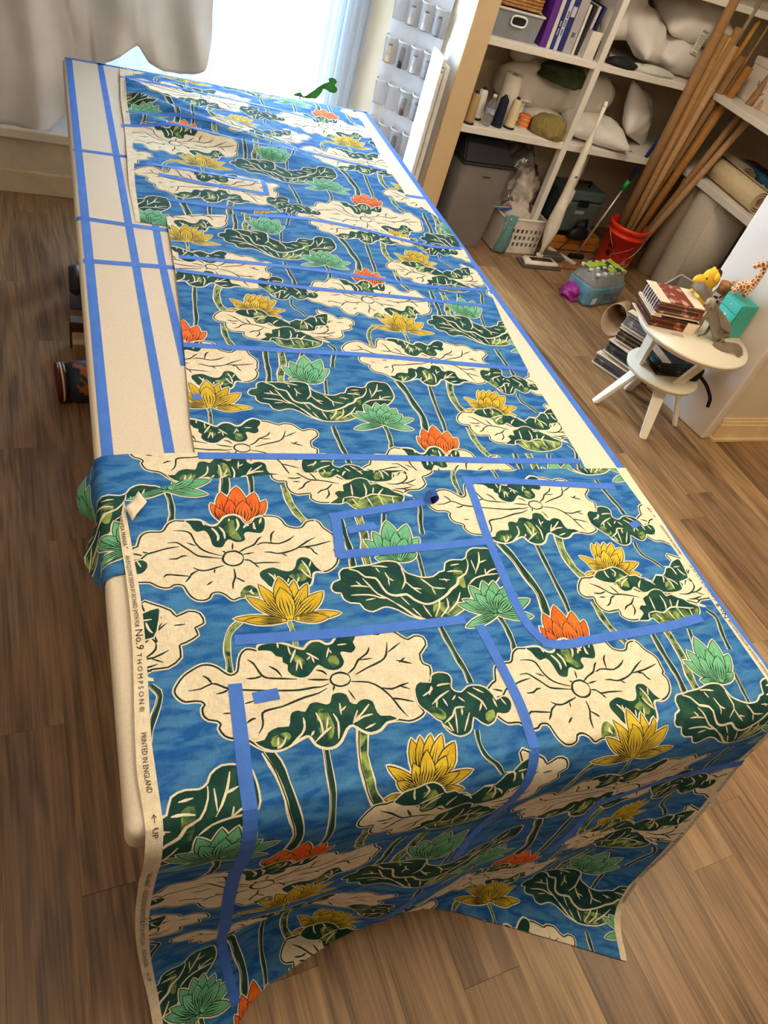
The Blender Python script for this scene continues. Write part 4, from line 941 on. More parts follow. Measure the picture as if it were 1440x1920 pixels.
# books and binders
def book(x, w, d, h, col, label, y=4.555, tilt=0., spine=None, cat='book', band=None, text=None):
    t = thing('book', label, cat, (x, y, 1.2905), 0, 'books and binders on the top shelf'); t.rotation_euler = (0, tilt, 0)
    m = mat('book_cover_%d_%d_%d' % col, col, .5)
    obj('cover', bxs(((0, .003), (0, d), (0, h)), ((w-.003, w), (0, d), (0, h)), ((.003, w-.003), (0, .003), (0, h)), bev=.0008), m, t)
    obj('pages', bxs(((.0032, w-.0032), (.0033, d-.006), (.004, h-.005))), mat('paper_block', (226, 220, 206), .8, (206, 198, 182), 90, stretch=(12, 1, 1)), t)
    if band: obj('spine_band', bxs(((.002, w-.002), (-.0012, .0), (h*.62, h*.80))), mat('band_%d' % band[0], band, .5), t)
    if text:
        mk = mat('title_ink', (230, 228, 224), .6) if sum(col) < 330 else mat('title_dark', (40, 42, 70), .6)
        o_ = obj('spine_print', bxs(*[((w*.30, w*(.70 if q % 3 else .62)), (-.0014, -.0002), (h*.28+.0095*q, h*.28+.0095*q+.0058)) for q in range(text) if q not in (4, 9)]), mk, t)
book(2.722, .042, .27, .30, (96, 40, 130), 'purple ring binder next to the clear bin')
book(2.770, .026, .25, .29, (214, 208, 204), 'white book right of the purple binder')
book(2.800, .022, .24, .285, (44, 52, 120), 'narrow dark blue book right of the white book', text=8)
book(2.826, .026, .24, .29, (198, 200, 212), 'pale grey-blue book with dark spine title', text=14)
book(2.855, .034, .25, .30, (40, 44, 110), 'thick navy book with lighter edge on the top shelf', band=(190, 196, 214))
book(2.895, .062, .27, .31, (172, 164, 166), 'wide grey binder in the middle of the book row', text=3)
book(2.963, .018, .22, .27, (222, 216, 206), 'thin white spiral notebook right of the grey binder')
book(2.985, .022, .22, .27, (44, 40, 52), 'black magazine right of the spiral notebook', tilt=.05)
book(3.012, .018, .22, .275, (206, 198, 196), 'thin pale catalogue beside the black magazine', tilt=.07)
book(3.040, .020, .22, .28, (34, 40, 84), 'dark blue catalogue leaning near the shelf divider', tilt=.10)
mg = thing('magazine_file', 'white cardboard magazine file in front of the leaning catalogues', 'file box', (3.022, 4.506, 1.2905))
obj('file_body', bxs(((0, .075), (0, .002), (0, .155)), ((0, .002), (.002, .045), (0, .155)), ((.073, .075), (.002, .045), (0, .155)), ((.002, .073), (.002, .045), (0, .002))), mat('card_white', (224, 214, 204), .7), mg)
nt = thing('notebook_stack', 'low pile of dark red notebooks against the shelf divider', 'notebook', (3.155, 4.60, 1.2905), .1)
obj('lower_notebook', bxs(((-.05, .12), (-.03, .18), (0, .03)), bev=.003), mat('maroon_cover', (92, 34, 46), .5, (110, 44, 54), 20), nt); obj('upper_notebook', bxs(((-.05, .115), (-.02, .17), (.0305, .055)), bev=.003), mat('maroon_cover_2', (116, 50, 58), .5), nt)
lump('folded_cloth', (3.14, 4.80, 1.355), (.24, .22, .12), mat('sage_cloth', (150, 152, 128), .9, (170, 170, 148), 14), 'pale sage cloth heaped behind the red notebooks', 'cloth', 11)
# pillows, top shelf right
PIL = mat('pillow_ticking', (230, 222, 214), .85, (236, 229, 222), 5, bump=.05, bscale=600)
pillow('pillow_insert', (3.62, 4.80, 1.46), (.50, .46, .22), (.55, .12, .5), PIL, 'plump white pillow insert leaning behind the shelf divider', seed=1)
pillow('pillow_insert', (3.42, 4.86, 1.55), (.42, .40, .2), (.95, -.1, .15), PIL, 'white pillow insert upright against the back wall, near the divider', seed=2)
p_ = pillow('pillow_insert', (3.96, 4.82, 1.60), (.56, .46, .24), (.25, -.05, -.1), PIL, 'white pillow insert with a paper care label, top of the pile', seed=3)
pillow('pillow_insert', (3.93, 4.80, 1.40), (.54, .46, .24), (.1, .03, .1), PIL, 'white pillow insert under the labelled one', seed=4)
o = obj('care_label', bxs(((-.028, .028), (-.002, .002), (-.075, .075)), bev=.001), mat('label_paper', (226, 222, 214), .7), p_); o.location = (-.03, -.235, -.02); o.rotation_euler = (-.35, .2, 0)
obj('label_print', bxs(((-.024, .024), (-.0032, -.0021), (.052, .066)), *[((-.022, .022-.004*(q % 3)), (-.0032, -.0021), (-.045+.011*q, -.041+.011*q)) for q in range(8)], ((-.02, .02), (-.0032, -.0021), (-.068, -.062))), mat('label_ink', (160, 148, 136), .8), o)
lump('black_pouch', (3.36, 4.56, 1.291), (.24, .12, .05), mat('black_cloth', (26, 25, 28), .8), 'small black pouch at the front edge under the pillows', 'pouch', 5)
lump('white_cloth', (3.62, 4.57, 1.291), (.34, .12, .045), mat('white_sheeting', (214, 212, 200), .9, (190, 200, 188), 14), 'crumpled white and green cloth at the front of the top shelf', 'cloth', 6)

# ================================================================ CLOSET: MIDDLE SHELF
def cone(name, loc, c, label, h=.19, r=.036):
    t = thing(name, label, 'thread', (*loc, .7955), 0, 'large thread cones on the middle shelf')
    lathe('cone_base', [(0, 0), (r*1.08, 0), (r*1.1, .008), (r*.95, .012), (0, .012)], DARK, t, seg=20)
    lathe('thread', [(0, .012), (r*.95, .012), (r, .02), (r*.82, h-.03), (r*.7, h-.018), (r*.45, h-.012), (0, h-.012)], SPC[c], t, seg=20)
    lathe('cone_tip', [(r*.40, h-.014), (r*.34, h), (r*.2, h), (0, h-.005)], DARK, t, seg=14)
cone('thread_cone', (2.405, 4.545), 'tan', 'tan thread cone nearest the closet post')
cone('thread_cone', (2.51, 4.66), 'white', 'white thread cone behind the water bottle')
cone('thread_cone', (2.635, 4.585), 'navy', 'navy thread cone right of the water bottle')
cone('thread_cone', (2.735, 4.595), 'cream', 'cream thread cone in front of the paper towel roll')
cone('thread_cone', (2.45, 4.80), 'brown', 'brown thread cone at the back left of the middle shelf', .22)
wbt = thing('water_bottle', 'clear water bottle with blue label among the thread cones', 'bottle', (2.545, 4.565, .7955))
PET = mat('clear_pet', (214, 220, 226), .06, trans=.85, ior=1.2, alpha=.7, spec=.6)
lathe('bottle_body', [(0, .003), (.026, 0), (.031, .01), (.031, .05), (.029, .055), (.031, .06), (.031, .11), (.026, .135), (.014, .155), (.012, .165), (.0115, .17)], PET, wbt); lathe('bottle_label', [(.0315, .075), (.0318, .076), (.0318, .108), (.0315, .109)], mat('label_blue', (52, 84, 150), .5, (210, 214, 220), 40), wbt); lathe('bottle_cap', [(0, .186), (.0125, .186), (.0135, .182), (.0135, .168), (.011, .168)], PIP, wbt, seg=18)
pt = thing('paper_towel_roll', 'tall white paper towel roll standing behind the cones', 'paper roll', (2.735, 4.735, .7955))
lathe('paper', [(.02, .0), (.06, 0), (.062, .004), (.062, .276), (.06, .28), (.02, .28), (.02, .0)], mat('towel_paper', (228, 220, 206), .9, bump=.2, bscale=120), pt); lathe('core', [(.0175, .001), (.0195, .001), (.0195, .281), (.0175, .281), (.0175, .001)], mat('core_card', (150, 118, 82), .8), pt)
sp = thing('ribbon_spool', 'empty white ribbon spool behind the orange pots', 'spool', (2.90, 4.80, .7955))
lathe('spool_disc', [(0, 0), (.055, 0), (.055, .006), (0, .006)], PIP, sp); lathe('spool_drum', [(.02, .006), (.02, .13), (0, .13)], PIP, sp); lathe('spool_disc', [(0, .13), (.055, .13), (.055, .136), (0, .136)], PIP, sp)
op = thing('pot_stack', 'three shallow pots with orange lids stacked by the olive cloth', 'tub', (2.875, 4.665, .7955))
for k in range(3):
    lathe('pot', [(0, k*.026), (.038, k*.026), (.041, k*.026+.014), (0, k*.026+.014)], mat('pot_clear', (226, 206, 180), .4), op); lathe('lid', [(.0, k*.026+.0255), (.043, k*.026+.025), (.0445, k*.026+.015), (.0, k*.026+.0145)], mat('orange_plastic', (226, 104, 30), .45), op)
OLV = mat('olive_cloth', (128, 108, 58), .9, (146, 126, 74), 22, stretch=(6, 1, 1), bump=.2, bscale=120)
lump('olive_throw', (3.03, 4.60, .796), (.26, .20, .13), OLV, 'olive ribbed cloth bundled at the front of the middle shelf', 'cloth', 9, rot=(0, 0, -.3), amp=.2)
BAT = mat('batting', (222, 212, 200), .95, (230, 221, 210), 9, bump=.15, bscale=160)
def bolster(name, a, b, r, label, seed=0, m=BAT, cat='batting'):
    a, b = Vector(a), Vector(b); n = 12; pts = [a.lerp(b, k/n)+Vector((0, .012*math.sin(k*1.7+seed), .010*math.sin(k*2.3+seed))) for k in range(n+1)]
    rr = [r*(.55 if k in (0, n) else .88 if k in (1, n-1) else 1+.05*math.sin(k*2.1+seed)) for k in range(n+1)]
    o = tube(name, pts, rr, m, None, 20); return tag(o, label, cat)
bolster('batting_roll', (2.72, 4.90, .99), (3.60, 4.86, 1.03), .135, 'long white roll of batting across the middle shelf', 1)
bolster('batting_roll', (2.80, 4.97, 1.155), (3.30, 4.99, 1.165), .075, 'thin batting roll at the back under the top shelf', 2)
pillow('pillow_insert', (3.10, 4.84, .845), (.36, .34, .11), (0, .0, .2), PIL, 'flat white pillow behind the olive cloth', seed=8)
pillow('pillow_insert', (3.46, 4.70, .872), (.54, .42, .15), (.12, .05, -.25), PIL, 'white pillow with pointed corner overhanging the middle shelf', seed=5, pw=.45)
pillow('pillow_insert', (3.86, 4.80, .98), (.44, .36, .18), (1.05, .3, .5), PIL, 'white pillow stood on end at the right of the middle shelf', seed=6)
lump('green_cloth', (3.10, 4.76, 1.10), (.36, .28, .10), mat('dark_green_cloth', (44, 52, 24), .95, (60, 70, 34), 10), 'dark green cloth thrown over the batting roll', 'cloth', 4, rot=(.1, 0, .1), amp=.22, flat=.2)
lump('yarn_bundle', (2.40, 4.72, .93), (.06, .10, .13), mat('teal_yarn', (44, 132, 122), .9), 'teal yarn bundle hanging above the tan cone', 'yarn', 2, freq=6, flat=.9)

# ================================================================ CLOSET: FLOOR LEVEL
tc_ = thing('trash_can', 'tall grey trash can with black swing lid under the shelves', 'trash can', (2.60, 4.60, 0), .06)
GP = mat('grey_plastic', (120, 112, 108), .35, (126, 118, 114), 4); BP = mat('black_plastic', (20, 20, 24), .5)
bm = bmesh.new(); rings = []
for (w, d, z) in ((.34, .27, 0), (.345, .275, .01), (.41, .33, .575), (.41, .33, .585)):
    rings.append([bm.verts.new((math.copysign(abs(math.cos(a))**.3, math.cos(a))*w/2, math.copysign(abs(math.sin(a))**.3, math.sin(a))*d/2, z)) for a in np.linspace(0, 2*PI, 40, endpoint=False)])
for a, c in zip(rings, rings[1:]):
    for k in range(40): bm.faces.new((a[k], a[(k+1) % 40], c[(k+1) % 40], c[k]))
bm.faces.new(rings[0][::-1]); bm.faces.new(rings[-1]); obj('can_body', bm, GP, tc_)
obj('lid', bxs(((-.215, .215), (-.175, .175), (.583, .60)), bev=.006), BP, tc_)
bm = bmesh.new(); v = [bm.verts.new(q) for q in ((-.205, -.165, .60), (.205, -.165, .60), (.205, .165, .60), (-.205, .165, .60), (-.15, -.02, .715), (.15, -.02, .715), (.15, .10, .715), (-.15, .10, .715))]
for f in ((3, 2, 1, 0), (4, 5, 6, 7), (0, 1, 5, 4), (1, 2, 6, 5), (2, 3, 7, 6), (3, 0, 4, 7)): bm.faces.new([v[i] for i in f])
bmesh.ops.bevel(bm, geom=bm.edges[:], offset=.01, segments=2, affect='EDGES'); obj('swing_flap', bm, BP, tc_)
obj('badge', bxs(((-.03, .03), (-.167, -.1655), (.515, .523))), mat('badge_dark', (52, 48, 48), .4), tc_)
# clear plastic bags
BAG = mat('poly_painted_glints', (88, 82, 76), .12, (200, 192, 182), 8, detail=7, lo=.48, hi=.78, spec=.8, bump=.6, bscale=16)  # pale streaks paint the film's highlights into its colour
lump('plastic_bag', (3.04, 4.86, .0), (.50, .44, .62), BAG, 'big clear plastic bag stuffed behind the laundry basket', 'bag', 3, amp=.26, freq=4)
lump('bag_of_stuffing', (3.08, 4.70, .27), (.24, .18, .26), mat('white_fluff', (206, 192, 180), .9, (150, 138, 128), 18), 'knotted bag of white stuffing on top of the basket', 'bag', 8, amp=.34, freq=6)
bk = thing('laundry_basket', 'white slotted plastic basket beside the trash can', 'basket', (3.06, 4.60, 0), .06)
BW = mat('basket_plastic', (222, 212, 202), .4)
W2, D2, H2 = .18, .14, .25
for s in (-1, 1):
    obj('end_wall', bxs(((s*W2-.003, s*W2+.003), (-D2, D2), (0.004, H2)), bev=.001), BW, bk)
obj('back_wall', bxs(((-W2, W2), (D2-.003, D2+.003), (0.004, H2)), bev=.001), BW, bk); obj('basket_floor', bxs(((-W2, W2), (-D2, D2), (0, .005))), BW, bk)
# slotted front: plate with real holes
NXs, rows = 9, [(.055, .085), (.105, .135), (.155, .185)]
xs = np.linspace(-W2, W2, NXs*2+2)[0:]; cellw = 2*W2/NXs
spec = [((-W2, W2), (-D2-.003, -D2+.003), (0.004, .055)), ((-W2, W2), (-D2-.003, -D2+.003), (.085, .105)), ((-W2, W2), (-D2-.003, -D2+.003), (.135, .155)), ((-W2, W2), (-D2-.003, -D2+.003), (.185, H2))]
for z0, z1 in rows:
    for k in range(NXs+1):
        c = -W2+k*cellw; a, b_ = max(-W2, c-cellw*.24), min(W2, c+cellw*.24); spec.append(((a, b_), (-D2-.003, -D2+.003), (z0, z1)))
obj('slotted_front', bxs(*spec), BW, bk)
obj('rim', bxs(((-W2-.012, W2+.012), (-D2-.012, -D2+.004), (H2, H2+.014)), ((-W2-.012, W2+.012), (D2-.004, D2+.012), (H2, H2+.014)), ((-W2-.012, -W2+.004), (-D2+.004, D2-.004), (H2, H2+.014)), ((W2-.004, W2+.012), (-D2+.004, D2-.004), (H2, H2+.014)), bev=.003), BW, bk)
lump('basket_cloth', (3.05, 4.60, .16), (.28, .2, .16), mat('basket_rags', (198, 186, 178), .9, (150, 60, 60), 9, lo=.55, hi=.62), 'white and red rags heaped in the laundry basket', 'cloth', 12, amp=.25)
def teal_fn(u, v):
    z = .285-.275*v; return (2.865+.11*u+.008*math.sin(6*v+3*u), 4.442-.016*math.sin(PI*v)-.010*math.sin(u*9+v*3)-.01*v, z)
tag(grid_obj('teal_towel', teal_fn, 16, 20, mat('teal_towel_cloth', (96, 138, 138), .95, (112, 152, 150), 60, bump=.2, bscale=300), thick=.004), 'teal towel hanging over the left front of the laundry basket', 'towel')
hg = thing('plastic_ruler', 'bright blue plastic strip lying across the laundry basket', 'ruler', (2.94, 4.55, .285), .2)
obj('blade', bxs(((-.11, .11), (-.012, .012), (0, .004)), bev=.001), mat('blue_plastic', (36, 84, 178), .35), hg); obj('white_edge', bxs(((-.10, .11), (.0125, .02), (0, .004))), PIP, hg)
# white stick steam mop with floor head
sv = thing('steam_mop', 'white upright stick mop leaning on the middle shelf', 'mop', (0, 0, 0))
VW = mat('appliance_white', (226, 214, 200), .3); VG = mat('appliance_grey', (86, 78, 74), .5)
sA, sB = Vector((3.215, 4.34, .06)), Vector((3.285, 4.44, 1.09)); ax = (sB-sA)
pp = [sA+ax*t for t in (0, .06, .10, .16, .22, .30, .45, .66, .78, .80, .86, 1.0)]
tube('body', pp, [.014, .016, .030, .045, .052, .046, .033, .027, .022, .013, .012, .014], VW, sv, 16)
tube('handle_grip', [sA+ax*.985, sB+Vector((.0, .005, .015))], [.0145, .012], VW, sv, 12)
hd = thing('head', None, None) if False else None
hb = bmesh.new(); prof = [(-.155, -.06), (.155, -.06), (.14, .055), (-.14, .055)]
lo_ = [hb.verts.new((3.215+x, 4.315+y, .014)) for x, y in prof]; hi_ = [hb.verts.new((3.215+x*.88, 4.315+y*.8, .046)) for x, y in prof]
for k in range(4): hb.faces.new((lo_[k], lo_[(k+1) % 4], hi_[(k+1) % 4], hi_[k]))
hb.faces.new(hi_); hb.faces.new(lo_[::-1]); bmesh.ops.bevel(hb, geom=hb.edges[:], offset=.008, segments=2, affect='EDGES'); fh = obj('floor_head', hb, VW, sv, True)
obj('head_inset', bxs(((3.215-.095, 3.215+.095), (4.315-.032, 4.315+.018), (.046, .049)), bev=.002), mat('inset_dark', (60, 44, 34), .3), fh)
obj('mop_pad', bxs(((3.215-.168, 3.215+.168), (4.315-.072, 4.315+.066), (.001, .016)), bev=.006), VG, sv); obj('joint', bxs(((3.19, 3.24), (4.325, 4.365), (.044, .075)), bev=.008), VW, sv)
o = obj('logo', bxs(((-.010, .010), (-.001, .001), (-.006, .006))), VG, sv); o.location = sA+ax*.56+Vector((-.006, -.031, 0)); o.rotation_euler = (-.1, 0, .1)
# stick vacuum behind it
v2 = thing('stick_vacuum', 'grey and white stick vacuum with dark dust cup behind the mop', 'vacuum', (3.44, 4.60, 0))
tube('wand', [(-.10, -.12, .03), (-.02, -.02, .45), (.02, .02, .72)], .016, mat('vac_tube', (176, 164, 154), .35), v2, 12); lathe('dust_cup', [(0, 0), (.035, 0), (.04, .02), (.04, .13), (.03, .16), (0, .16)], mat('smoked_plastic', (56, 40, 46), .2, trans=.3), v2, loc=(-.10, -.06, .20), rot=(.1, .12, 0)); lathe('motor', [(0, 0), (.042, 0), (.045, .06), (.03, .14), (0, .15)], VW, v2, loc=(-.085, -.07, .36), rot=(.1, .12, 0)); obj('vacuum_head', bxs(((-.19, .03), (-.22, -.13), (0, .05)), bev=.012), VG, v2)
# cases and clutter on the closet floor
gb = thing('tool_case', 'grey-green hard tool case on the closet floor', 'case', (3.63, 4.78, .12), .05)
GC = mat('case_green', (84, 96, 92), .5); obj('case_body', bxs(((-.19, .19), (-.12, .12), (0, .24)), bev=.02, seg=3), GC, gb); obj('case_lid', bxs(((-.195, .195), (-.125, .125), (.241, .32)), bev=.02, seg=3), GC, gb); obj('latch', bxs(((-.05, .05), (-.133, -.122), (.21, .26)), bev=.003), BP, gb)
tube('handle', [(-.07, -.02, .32), (-.07, -.03, .36), (.07, -.03, .36), (.07, -.02, .32)], .009, BP, gb); obj('case_badge', bxs(((-.045, .045), (-.1225, -.1195), (.15, .175)), bev=.001), mat('badge_pale', (160, 166, 160), .5), gb)
obx = thing('storage_crate', 'low orange-brown wooden crate under the tool case', 'crate', (3.66, 4.76, 0), .03)
for k in range(2): obj('slat', bxs(((-.24, .24), (-.16, -.145), (.008+k*.056, .058+k*.056)), bev=.002), mat('crate_wood', (188, 112, 36), .6, (206, 130, 50), 5, stretch=(1, 6, 6)), obx)
obj('crate_side', bxs(((-.24, -.225), (-.144, .16), (0, .118))), MATS['crate_wood'], obx); obj('crate_side', bxs(((.225, .24), (-.144, .16), (0, .118))), MATS['crate_wood'], obx); obj('crate_back', bxs(((-.224, .224), (.145, .16), (0, .118))), MATS['crate_wood'], obx)
dg_ = lump('dark_green_bag', (3.47, 4.78, .12), (.16, .20, .30), mat('dark_green_bag', (34, 50, 40), .7), 'dark green bag slumped left of the tool case', 'bag', 6)
ir = thing('clothes_iron', 'black steam iron with coiled cord in front of the tool case', 'iron', (3.66, 4.60, .118), .2)
bm = lathe_bm([(0, 0), (.09, 0), (.095, .015), (.085, .05), (.05, .08), (0, .085)], 20, 1.15, .55); obj('iron_body', bm, BP, ir, True); tube('iron_handle', [(-.06, 0, .075), (-.05, 0, .13), (.04, 0, .135), (.06, 0, .08)], .012, BP, ir)
tag(tube('power_cord', cr([(3.60, 4.56, .13), (3.50, 4.52, .05), (3.46, 4.48, .006), (3.52, 4.44, .006), (3.60, 4.47, .006), (3.66, 4.50, .008), (3.70, 4.55, .06), (3.72, 4.60, .13)], 6), .005, BP), 'black power cord looping over the orange crate', 'cord')
tag(obj('white_batten', bxs(((0, .032), (0, .30), (0.001, .02)), bev=.002), VW), 'white wooden batten lying on the floor in front of the crate', 'batten').location = (3.565, 4.36, 0)
bpy.context.scene.objects['white_batten'].rotation_euler = (0, 0, .53)
tag(obj('floor_board', bxs(((-.2, .2), (-.03, .03), (0.001, .014)), bev=.002), mat('brown_board', (150, 100, 58), .6)), 'thin brown board on the floor behind the mop head', 'board').location = (3.52, 4.32, 0)
# squeegee pole
sq = thing('squeegee_pole', 'telescopic pole with navy grip and green collar leaning by the tubes', 'pole', (0, 0, 0))
q0, q1 = Vector((3.655, 4.50, .02)), Vector((3.965, 4.53, 1.14)); dq = q1-q0
tube('lower_pole', [q0, q0+dq*.49], .0085, mat('pole_steel', (206, 200, 192), .3, metal=.6), sq, 12); tube('grip', [q0+dq*.50, q1], .013, mat('navy_grip', (26, 34, 92), .5), sq, 12)
tube('collar', [q0+dq*.475, q0+dq*.535], .019, mat('green_plastic', (40, 140, 66), .45), sq, 12); tube('end_cap', [q1, q1+dq*.02], .0135, MATS['green_plastic'], sq, 12); obj('scraper', bxs(((3.58, 3.72), (4.47, 4.50), (.001, .035)), bev=.004), BP, sq)
# ================================================================ BUCKET AND CARDBOARD TUBES
BX, BY = 3.915, 4.385
bu = thing('bucket', 'orange-red five gallon bucket holding the cardboard tubes', 'bucket', (BX, BY, 0))
RED = mat('bucket_orange', (222, 44, 16), .38, (228, 52, 20), 5)
lathe('bucket_shell', [(0, 0), (.128, 0), (.131, .006), (.143, .285), (.150, .285), (.152, .300), (.146, .302), (.147, .332), (.153, .334), (.154, .352), (.149, .366), (.143, .366), (.137, .30), (.125, .012), (0, .012)], RED, bu, seg=48)
tube('wire_handle', [(.155*math.cos(a), .155*math.sin(a), .318-.17*math.cos(a+1.95)**2*(1 if math.cos(a+1.95) > 0 else 0)) for a in np.linspace(-1.95-PI/2, -1.95+PI/2, 24)], .002, mat('steel_wire', (170, 166, 160), .3, metal=1.), bu, 6)
def on_bucket(me, ang, z0, rad=.1395, tilt=0.):
    for v in me.vertices:
        x, y = v.co.x*math.cos(tilt)-v.co.y*math.sin(tilt), v.co.x*math.sin(tilt)+v.co.y*math.cos(tilt)
        r = .131+(.012/.28)*(z0+y)+.0012; a = ang+x/r; v.co = (r*math.cos(a), r*math.sin(a), z0+y)
    return me
WI = mat('bucket_print_white', (232, 206, 196), .5); BI = mat('bucket_print_black', (60, 12, 8), .5)
fa0 = math.atan2(CAM.y-BY, CAM.x-BX)
o = obj('logo_lettering', on_bucket(text_mesh('THE', .052), fa0+.28, .055, tilt=.62), WI, bu)
obj('logo_lettering', on_bucket(text_mesh('HOME', .052), fa0+.42, .012, tilt=.62), WI, bu)
bm = bmesh.new()
def seg(bm, a, b, w, n=10):
    a, b = Vector(a), Vector(b); d = (b-a).normalized(); s = Vector((-d.y, d.x))*w/2; prev = None
    for k in range(n+1):
        c = a.lerp(b, k/n); cur = [bm.verts.new((*(c+s), 0)), bm.verts.new((*(c-s), 0))]
        if prev: bm.faces.new((prev[0], prev[1], cur[1], cur[0]))
        prev = cur
for a, b_ in (((-.085, .10), (.07, .20)), ((-.085, .10), (-.02, -.03))): seg(bm, a, b_, .0022)
me = bpy.data.meshes.new('logo_frame'); bm.to_mesh(me); bm.free(); obj('logo_frame', on_bucket(me, fa0+.36, .05), WI, bu)
bm = bmesh.new(); seg(bm, (-.028, .032), (.028, .032), .03); cv = [bm.verts.new((.024*math.cos(a), -.02+.024*math.sin(a), 0)) for a in np.linspace(0, 2*PI, 20, endpoint=False)]; bm.faces.new(cv)
me = bpy.data.meshes.new('warning_mark'); bm.to_mesh(me); bm.free(); obj('warning_mark', on_bucket(me, fa0-.42, .17), BI, bu)
TUBEM = [mat('card_tube_%d' % k, c, .8, c2, 3, stretch=(1, 1, 14), bump=.05) for k, (c, c2) in enumerate((((150, 108, 66), (160, 118, 74)), ((166, 122, 70), (176, 132, 80)), ((178, 136, 92), (190, 148, 104)), ((160, 106, 46), (174, 118, 56))))]
def ctube(base, top, r, k, label, L=None):
    b_, t_ = Vector((BX+base[0], BY+base[1], .016)), Vector(top)
    if L: t_ = b_+(t_-b_).normalized()*L
    d = (t_-b_); q = d.to_track_quat('Z', 'Y'); n = d.length
    z0 = r*math.sin(d.angle(Vector((0, 0, 1))))
    o = lathe('cardboard_tube', [(r*.86, z0), (r, z0), (r, n), (r*.86, n), (r*.86, z0)], TUBEM[k], None, loc=b_, seg=20); o.rotation_mode = 'QUATERNION'; o.rotation_quaternion = q
    tag(o, label, 'tube', 'cardboard tubes standing in the bucket'); return o
ctube((-.055, .03), (3.926, 4.5, 1.789), .034, 0, 'thickest and tallest brown tube, leftmost in the bucket', 2.15)
ctube((-.03, -.035), (3.998, 4.5, 1.612), .024, 1, 'short ochre tube just right of the tallest one')
ctube((.0, .045), (4.076, 4.5, 1.663), .027, 1, 'ochre tube third from the left, ending beside the silver pole')
ctube((-.005, -.015), (4.075, 4.45, 1.573), .024, 2, 'pale tan tube in the middle of the bunch')
ctube((.035, .055), (4.199, 4.48, 1.523), .026, 0, 'brown tube right of the pale tan one')
ctube((.045, .0), (4.266, 4.44, 1.483), .029, 3, 'orange-brown tube right of centre in the bunch')
ctube((.055, -.045), (4.385, 4.35, 1.455), .025, 0, 'brown tube leaning far to the right', 1.75)
ctube((.02, -.075), (4.405, 4.28, 1.382), .024, 2, 'pale tube lowest at the right side, slanting most', 1.7)
for nm, base, top, r, m, lab, L in (('metal_pole', (-.015, .085), (4.128, 4.5, 1.828), .014, mat('chrome_pole', (206, 196, 180), .25, metal=.9), 'silver metal pole rising among the tubes', 2.1), ('bamboo_stick', (.02, .09), (4.246, 4.55, 1.724), .015, mat('bamboo', (190, 132, 54), .5, (206, 150, 70), 5), 'golden bamboo stick behind the silver pole', None), ('wood_dowel', (.075, .03), (4.293, 4.5, 1.71), .008, mat('dowel', (150, 112, 60), .6), 'thin wooden dowel right of the bamboo stick', 2.0), ('wood_dowel', (-.04, .065), (4.035, 4.49, 1.60), .006, mat('dowel_pale', (208, 170, 116), .6), 'thin pale dowel between the ochre and tan tubes', None)):
    b_, t_ = Vector((BX+base[0], BY+base[1], .02)), Vector(top); t_ = b_+(t_-b_).normalized()*L if L else t_
    tag(tube(nm, [b_, t_], r, m, None, 14), lab, 'pole')
# ================================================================ FELT ROLLS, RIGHT SHELVES
FELT = mat('grey_felt', (206, 192, 172), .95, (212, 199, 181), 60, 2, bump=.12, bscale=400)
fr_ = thing('felt_roll', 'big grey felt roll standing on end under the right shelf', 'roll', (4.435, 4.16, 0))
lathe('felt_body', [(0, 0), (.205, 0), (.21, .01), (.21, .725), (.205, .735), (.03, .735), (.03, .6), (0, .6)], FELT, fr_, seg=48)
f = lambda u, v: ((.211+.0045*u)*math.cos(3.7+1.5*u), (.211+.0045*u)*math.sin(3.7+1.5*u), .01+.71*v); grid_obj('loose_edge', f, 24, 3, FELT, fr_, thick=.003)
f2_ = thing('felt_roll', 'slimmer darker felt roll standing behind the big one', 'roll', (4.30, 4.395, 0)); lathe('felt_body', [(0, 0), (.085, 0), (.09, .008), (.09, .73), (.085, .737), (.02, .737), (.02, .65), (0, .65)], mat('felt_brown', (150, 130, 106), .95, bump=.1, bscale=400), f2_, seg=32)
sc_roll = thing('fabric_roll', 'cream canvas rolled up on the lower right shelf, spiral end showing', 'roll', (4.335, 4.10, .7965), -.07)
scroll('rolled_sheet', .028, .078, 3.2, .66, mat('cream_canvas', (218, 194, 152), .9, (226, 204, 164), 30, bump=.08, bscale=500), sc_roll, thick=.006)
s2_ = thing('fabric_roll', 'second cream roll with loose flap behind the first', 'roll', (4.50, 4.34, .7965), -.05)
scroll('rolled_sheet', .05, .085, 2.1, .34, MATS['cream_canvas'], s2_, thick=.006)
zb_ = thing('bag_carton', 'blue plastic-bag carton on the lower right shelf', 'carton', (4.70, 4.14, .7965), -.02)
BLU = mat('carton_blue', (64, 138, 166), .5, (96, 170, 190), 7); obj('carton_body', bxs(((-.085, .085), (-.32, .32), (0, .13)), bev=.003), BLU, zb_)
obj('carton_flap', bxs(((-.02, .085), (-.32, .30), (.1305, .136))), mat('carton_navy', (24, 40, 96), .5, (120, 36, 48), 3, lo=.55, hi=.6), zb_)
for k in range(4):
    o = lathe('print_disc', [(0, 0), (.028, 0), (.028, .0012), (0, .0012)], PIP, zb_, loc=(-.0855, -.05-.06*k, .065), rot=(0, -PI/2, 0), seg=16); lathe('print_dot', [(0, 0.0013), (.012, .0013), (.012, .002), (0, .002)], BP, o, seg=12)
bx_ = thing('storage_box', 'white lidded box with handwriting on the upper right shelf', 'box', (4.50, 4.345, 1.2915), 0)
BXW = mat('box_white', (220, 206, 190), .7); obj('box_body', bxs(((-.13, .13), (-.18, .18), (0, .21)), bev=.003), BXW, bx_); obj('box_lid', bxs(((-.135, .135), (-.185, .185), (.2105, .255)), bev=.004), BXW, bx_)
